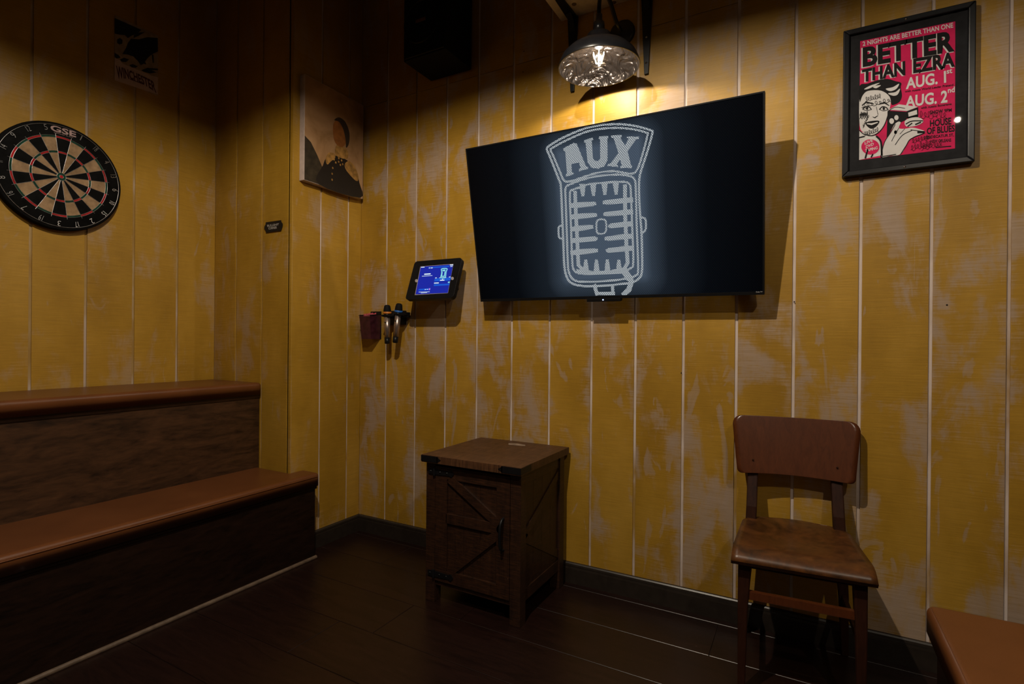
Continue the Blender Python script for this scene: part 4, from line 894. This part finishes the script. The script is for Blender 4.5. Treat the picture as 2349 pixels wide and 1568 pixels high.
# ================================================================== CHAIR
chair = thing('dining_chair', (-0.022, 2.0, 0), 'old red-brown bentwood plywood chair standing against the back wall', 'chair', (0, 0, R(4.0)))
def sheet(fn, nu, nv, th, nrm):
    """closed thick sheet: fn(u, v) in -1..1 x 0..1, thickness along nrm(u, v)"""
    top = []; bot = []
    for j in range(nv+1):
        for i in range(nu+1):
            u = -1+2*i/nu; v = j/nv; p = Vector(fn(u, v)); n = Vector(nrm(u, v)); top.append(p+n*th/2); bot.append(p-n*th/2)
    m = len(top); fs = []; w_ = nu+1
    for j in range(nv):
        for i in range(nu):
            a = j*w_+i; fs.append((a, a+1, a+w_+1, a+w_)); fs.append((m+a+w_, m+a+w_+1, m+a+1, m+a))
    per = list(range(w_))+[j*w_+nu for j in range(1, nv+1)]+[nv*w_+i for i in range(nu-1, -1, -1)]+[j*w_ for j in range(nv-1, 0, -1)]
    ed = [(per[i], m+per[i], m+per[(i+1) % len(per)], per[(i+1) % len(per)]) for i in range(len(per))]
    b = MB(); b.add(top+bot, fs, 0, True); o_ = len(b.v)-2*m
    for f in ed: b.f.append(tuple(o_+i for i in f)); b.mi.append(0); b.sm.append(False)
    return b
def corner(v, h, r):   # how much a rounded corner of radius r eats at height v of h
    d = min(v*h, (1-v)*h)
    return 0 if d >= r else r-math.sqrt(max(0, r*r-(r-d)**2))
def back_fn(u, v):
    h = 0.205; vv = 0.5-0.5*math.cos(math.pi*v)
    r = 0.035 if vv > 0.5 else 0.016
    hw = 0.187+0.0225*vv-corner(vv, h, r)
    x = u*hw; z = 0.620+h*vv-0.006*abs(u)**2*(1-vv); y = 0.186+0.046*vv-0.020*(x/0.2)**2
    return (x, y, z)
o = sheet(back_fn, 20, 20, 0.010, lambda u, v: Vector((-0.2*u*-1, -1, 0.1)).normalized()).build('backrest', 'chair', chair)
def seat_fn(u, v):   # v 0 front .. 1 back
    vv = v; D = 0.395
    y = -0.218+D*vv
    hw = 0.192-0.030*vv
    dback = (1-vv)*D; r = 0.085
    if dback < r: hw -= r-math.sqrt(max(0, r*r-(r-dback)**2))
    x = u*hw
    z = 0.452-0.013*math.exp(-((vv-0.55)/0.3)**2)*(1-u*u)
    s = max(0, 0.16-vv)/0.16; z -= 0.033*s*s; y += 0.007*s*s*s
    return (x, y + 0.018*(1-u*u)*(vv > 0.9)*(vv-0.9)/0.1, z)
MBs = sheet(lambda u, v: seat_fn(u, 1-(1-v)**1.25 if v > 0.5 else 1-(1-v)**1.25), 20, 28, 0.013, lambda u, v: (0, -0.8*max(0, 1-v*7), 1)).build('seat', 'seat', chair)
def leg4(name, pts, sizes, parent):
    b = MB(); rings = []
    for (p, s_) in zip(pts, sizes):
        sx_, sy_ = s_ if isinstance(s_, tuple) else (s_, s_)
        rings.append([(p[0]+i*sx_/2, p[1]+j*sy_/2, p[2]) for i, j in ((-1, -1), (1, -1), (1, 1), (-1, 1))])
    vs = [q for r in rings for q in r]; fs = [(3, 2, 1, 0)]
    for k in range(len(rings)-1):
        for i in range(4): fs.append((k*4+i, k*4+(i+1) % 4, k*4+4+(i+1) % 4, k*4+4+i))
    e = 4*(len(rings)-1); fs.append((e, e+1, e+2, e+3)); b.add(vs, fs)
    o = b.build(name, 'chairleg', parent); m = o.modifiers.new('bevel', 'BEVEL'); m.width = 0.004; m.segments = 2; m.limit_method = 'ANGLE'; return o
for s_ in (-1, 1):
    leg4('leg', [(s_*0.160, -0.176, 0), (s_*0.158, -0.170, 0.25), (s_*0.153, -0.165, 0.438)], [0.021, 0.029, (0.038, 0.036)], chair)
    leg4('leg', [(s_*0.166, 0.204, 0), (s_*0.155, 0.160, 0.22), (s_*0.142, 0.150, 0.40), (s_*0.138, 0.163, 0.50), (s_*0.135, 0.2060, 0.64), (s_*0.134, 0.2280, 0.735)], [0.022, 0.030, (0.036, 0.040), (0.036, 0.038), (0.036, 0.022), (0.034, 0.014)], chair)
    MB().beam((s_*0.150, -0.150, 0.415), (s_*0.142, 0.140, 0.415), 0.020, 0.040, bev=0.002).build('side_apron', 'chairleg', chair)
    MB().beam((s_*0.158, -0.160, 0.225), (s_*0.155, 0.155, 0.225), 0.014, 0.020, bev=0.002).build('side_stretcher', 'chairleg', chair)
MB().beam((-0.140, -0.166, 0.415), (0.140, -0.166, 0.415), 0.020, 0.040, bev=0.002).build('front_apron', 'chairleg', chair)
MB().beam((-0.130, 0.150, 0.415), (0.130, 0.150, 0.415), 0.020, 0.040, bev=0.002).build('rear_apron', 'chairleg', chair)
MB().beam((-0.145, -0.170, 0.310), (0.145, -0.170, 0.310), 0.016, 0.026, bev=0.002).build('front_stretcher', 'chair', chair)
for u_, z_ in ((-0.135, 0.775), (0.135, 0.775), (-0.135, 0.665), (0.135, 0.665)):
    yy = back_fn(u_/0.2, (z_-0.62)/0.205)[1]-0.0055
    MB().lathe([(0.0001, 0.001), (0.0028, 0.001), (0.0036, 0)], 10, Matrix.Translation((u_, yy, z_)) @ Euler((R(90), 0, 0)).to_matrix().to_4x4()).build('rivet', 'chairleg', chair)
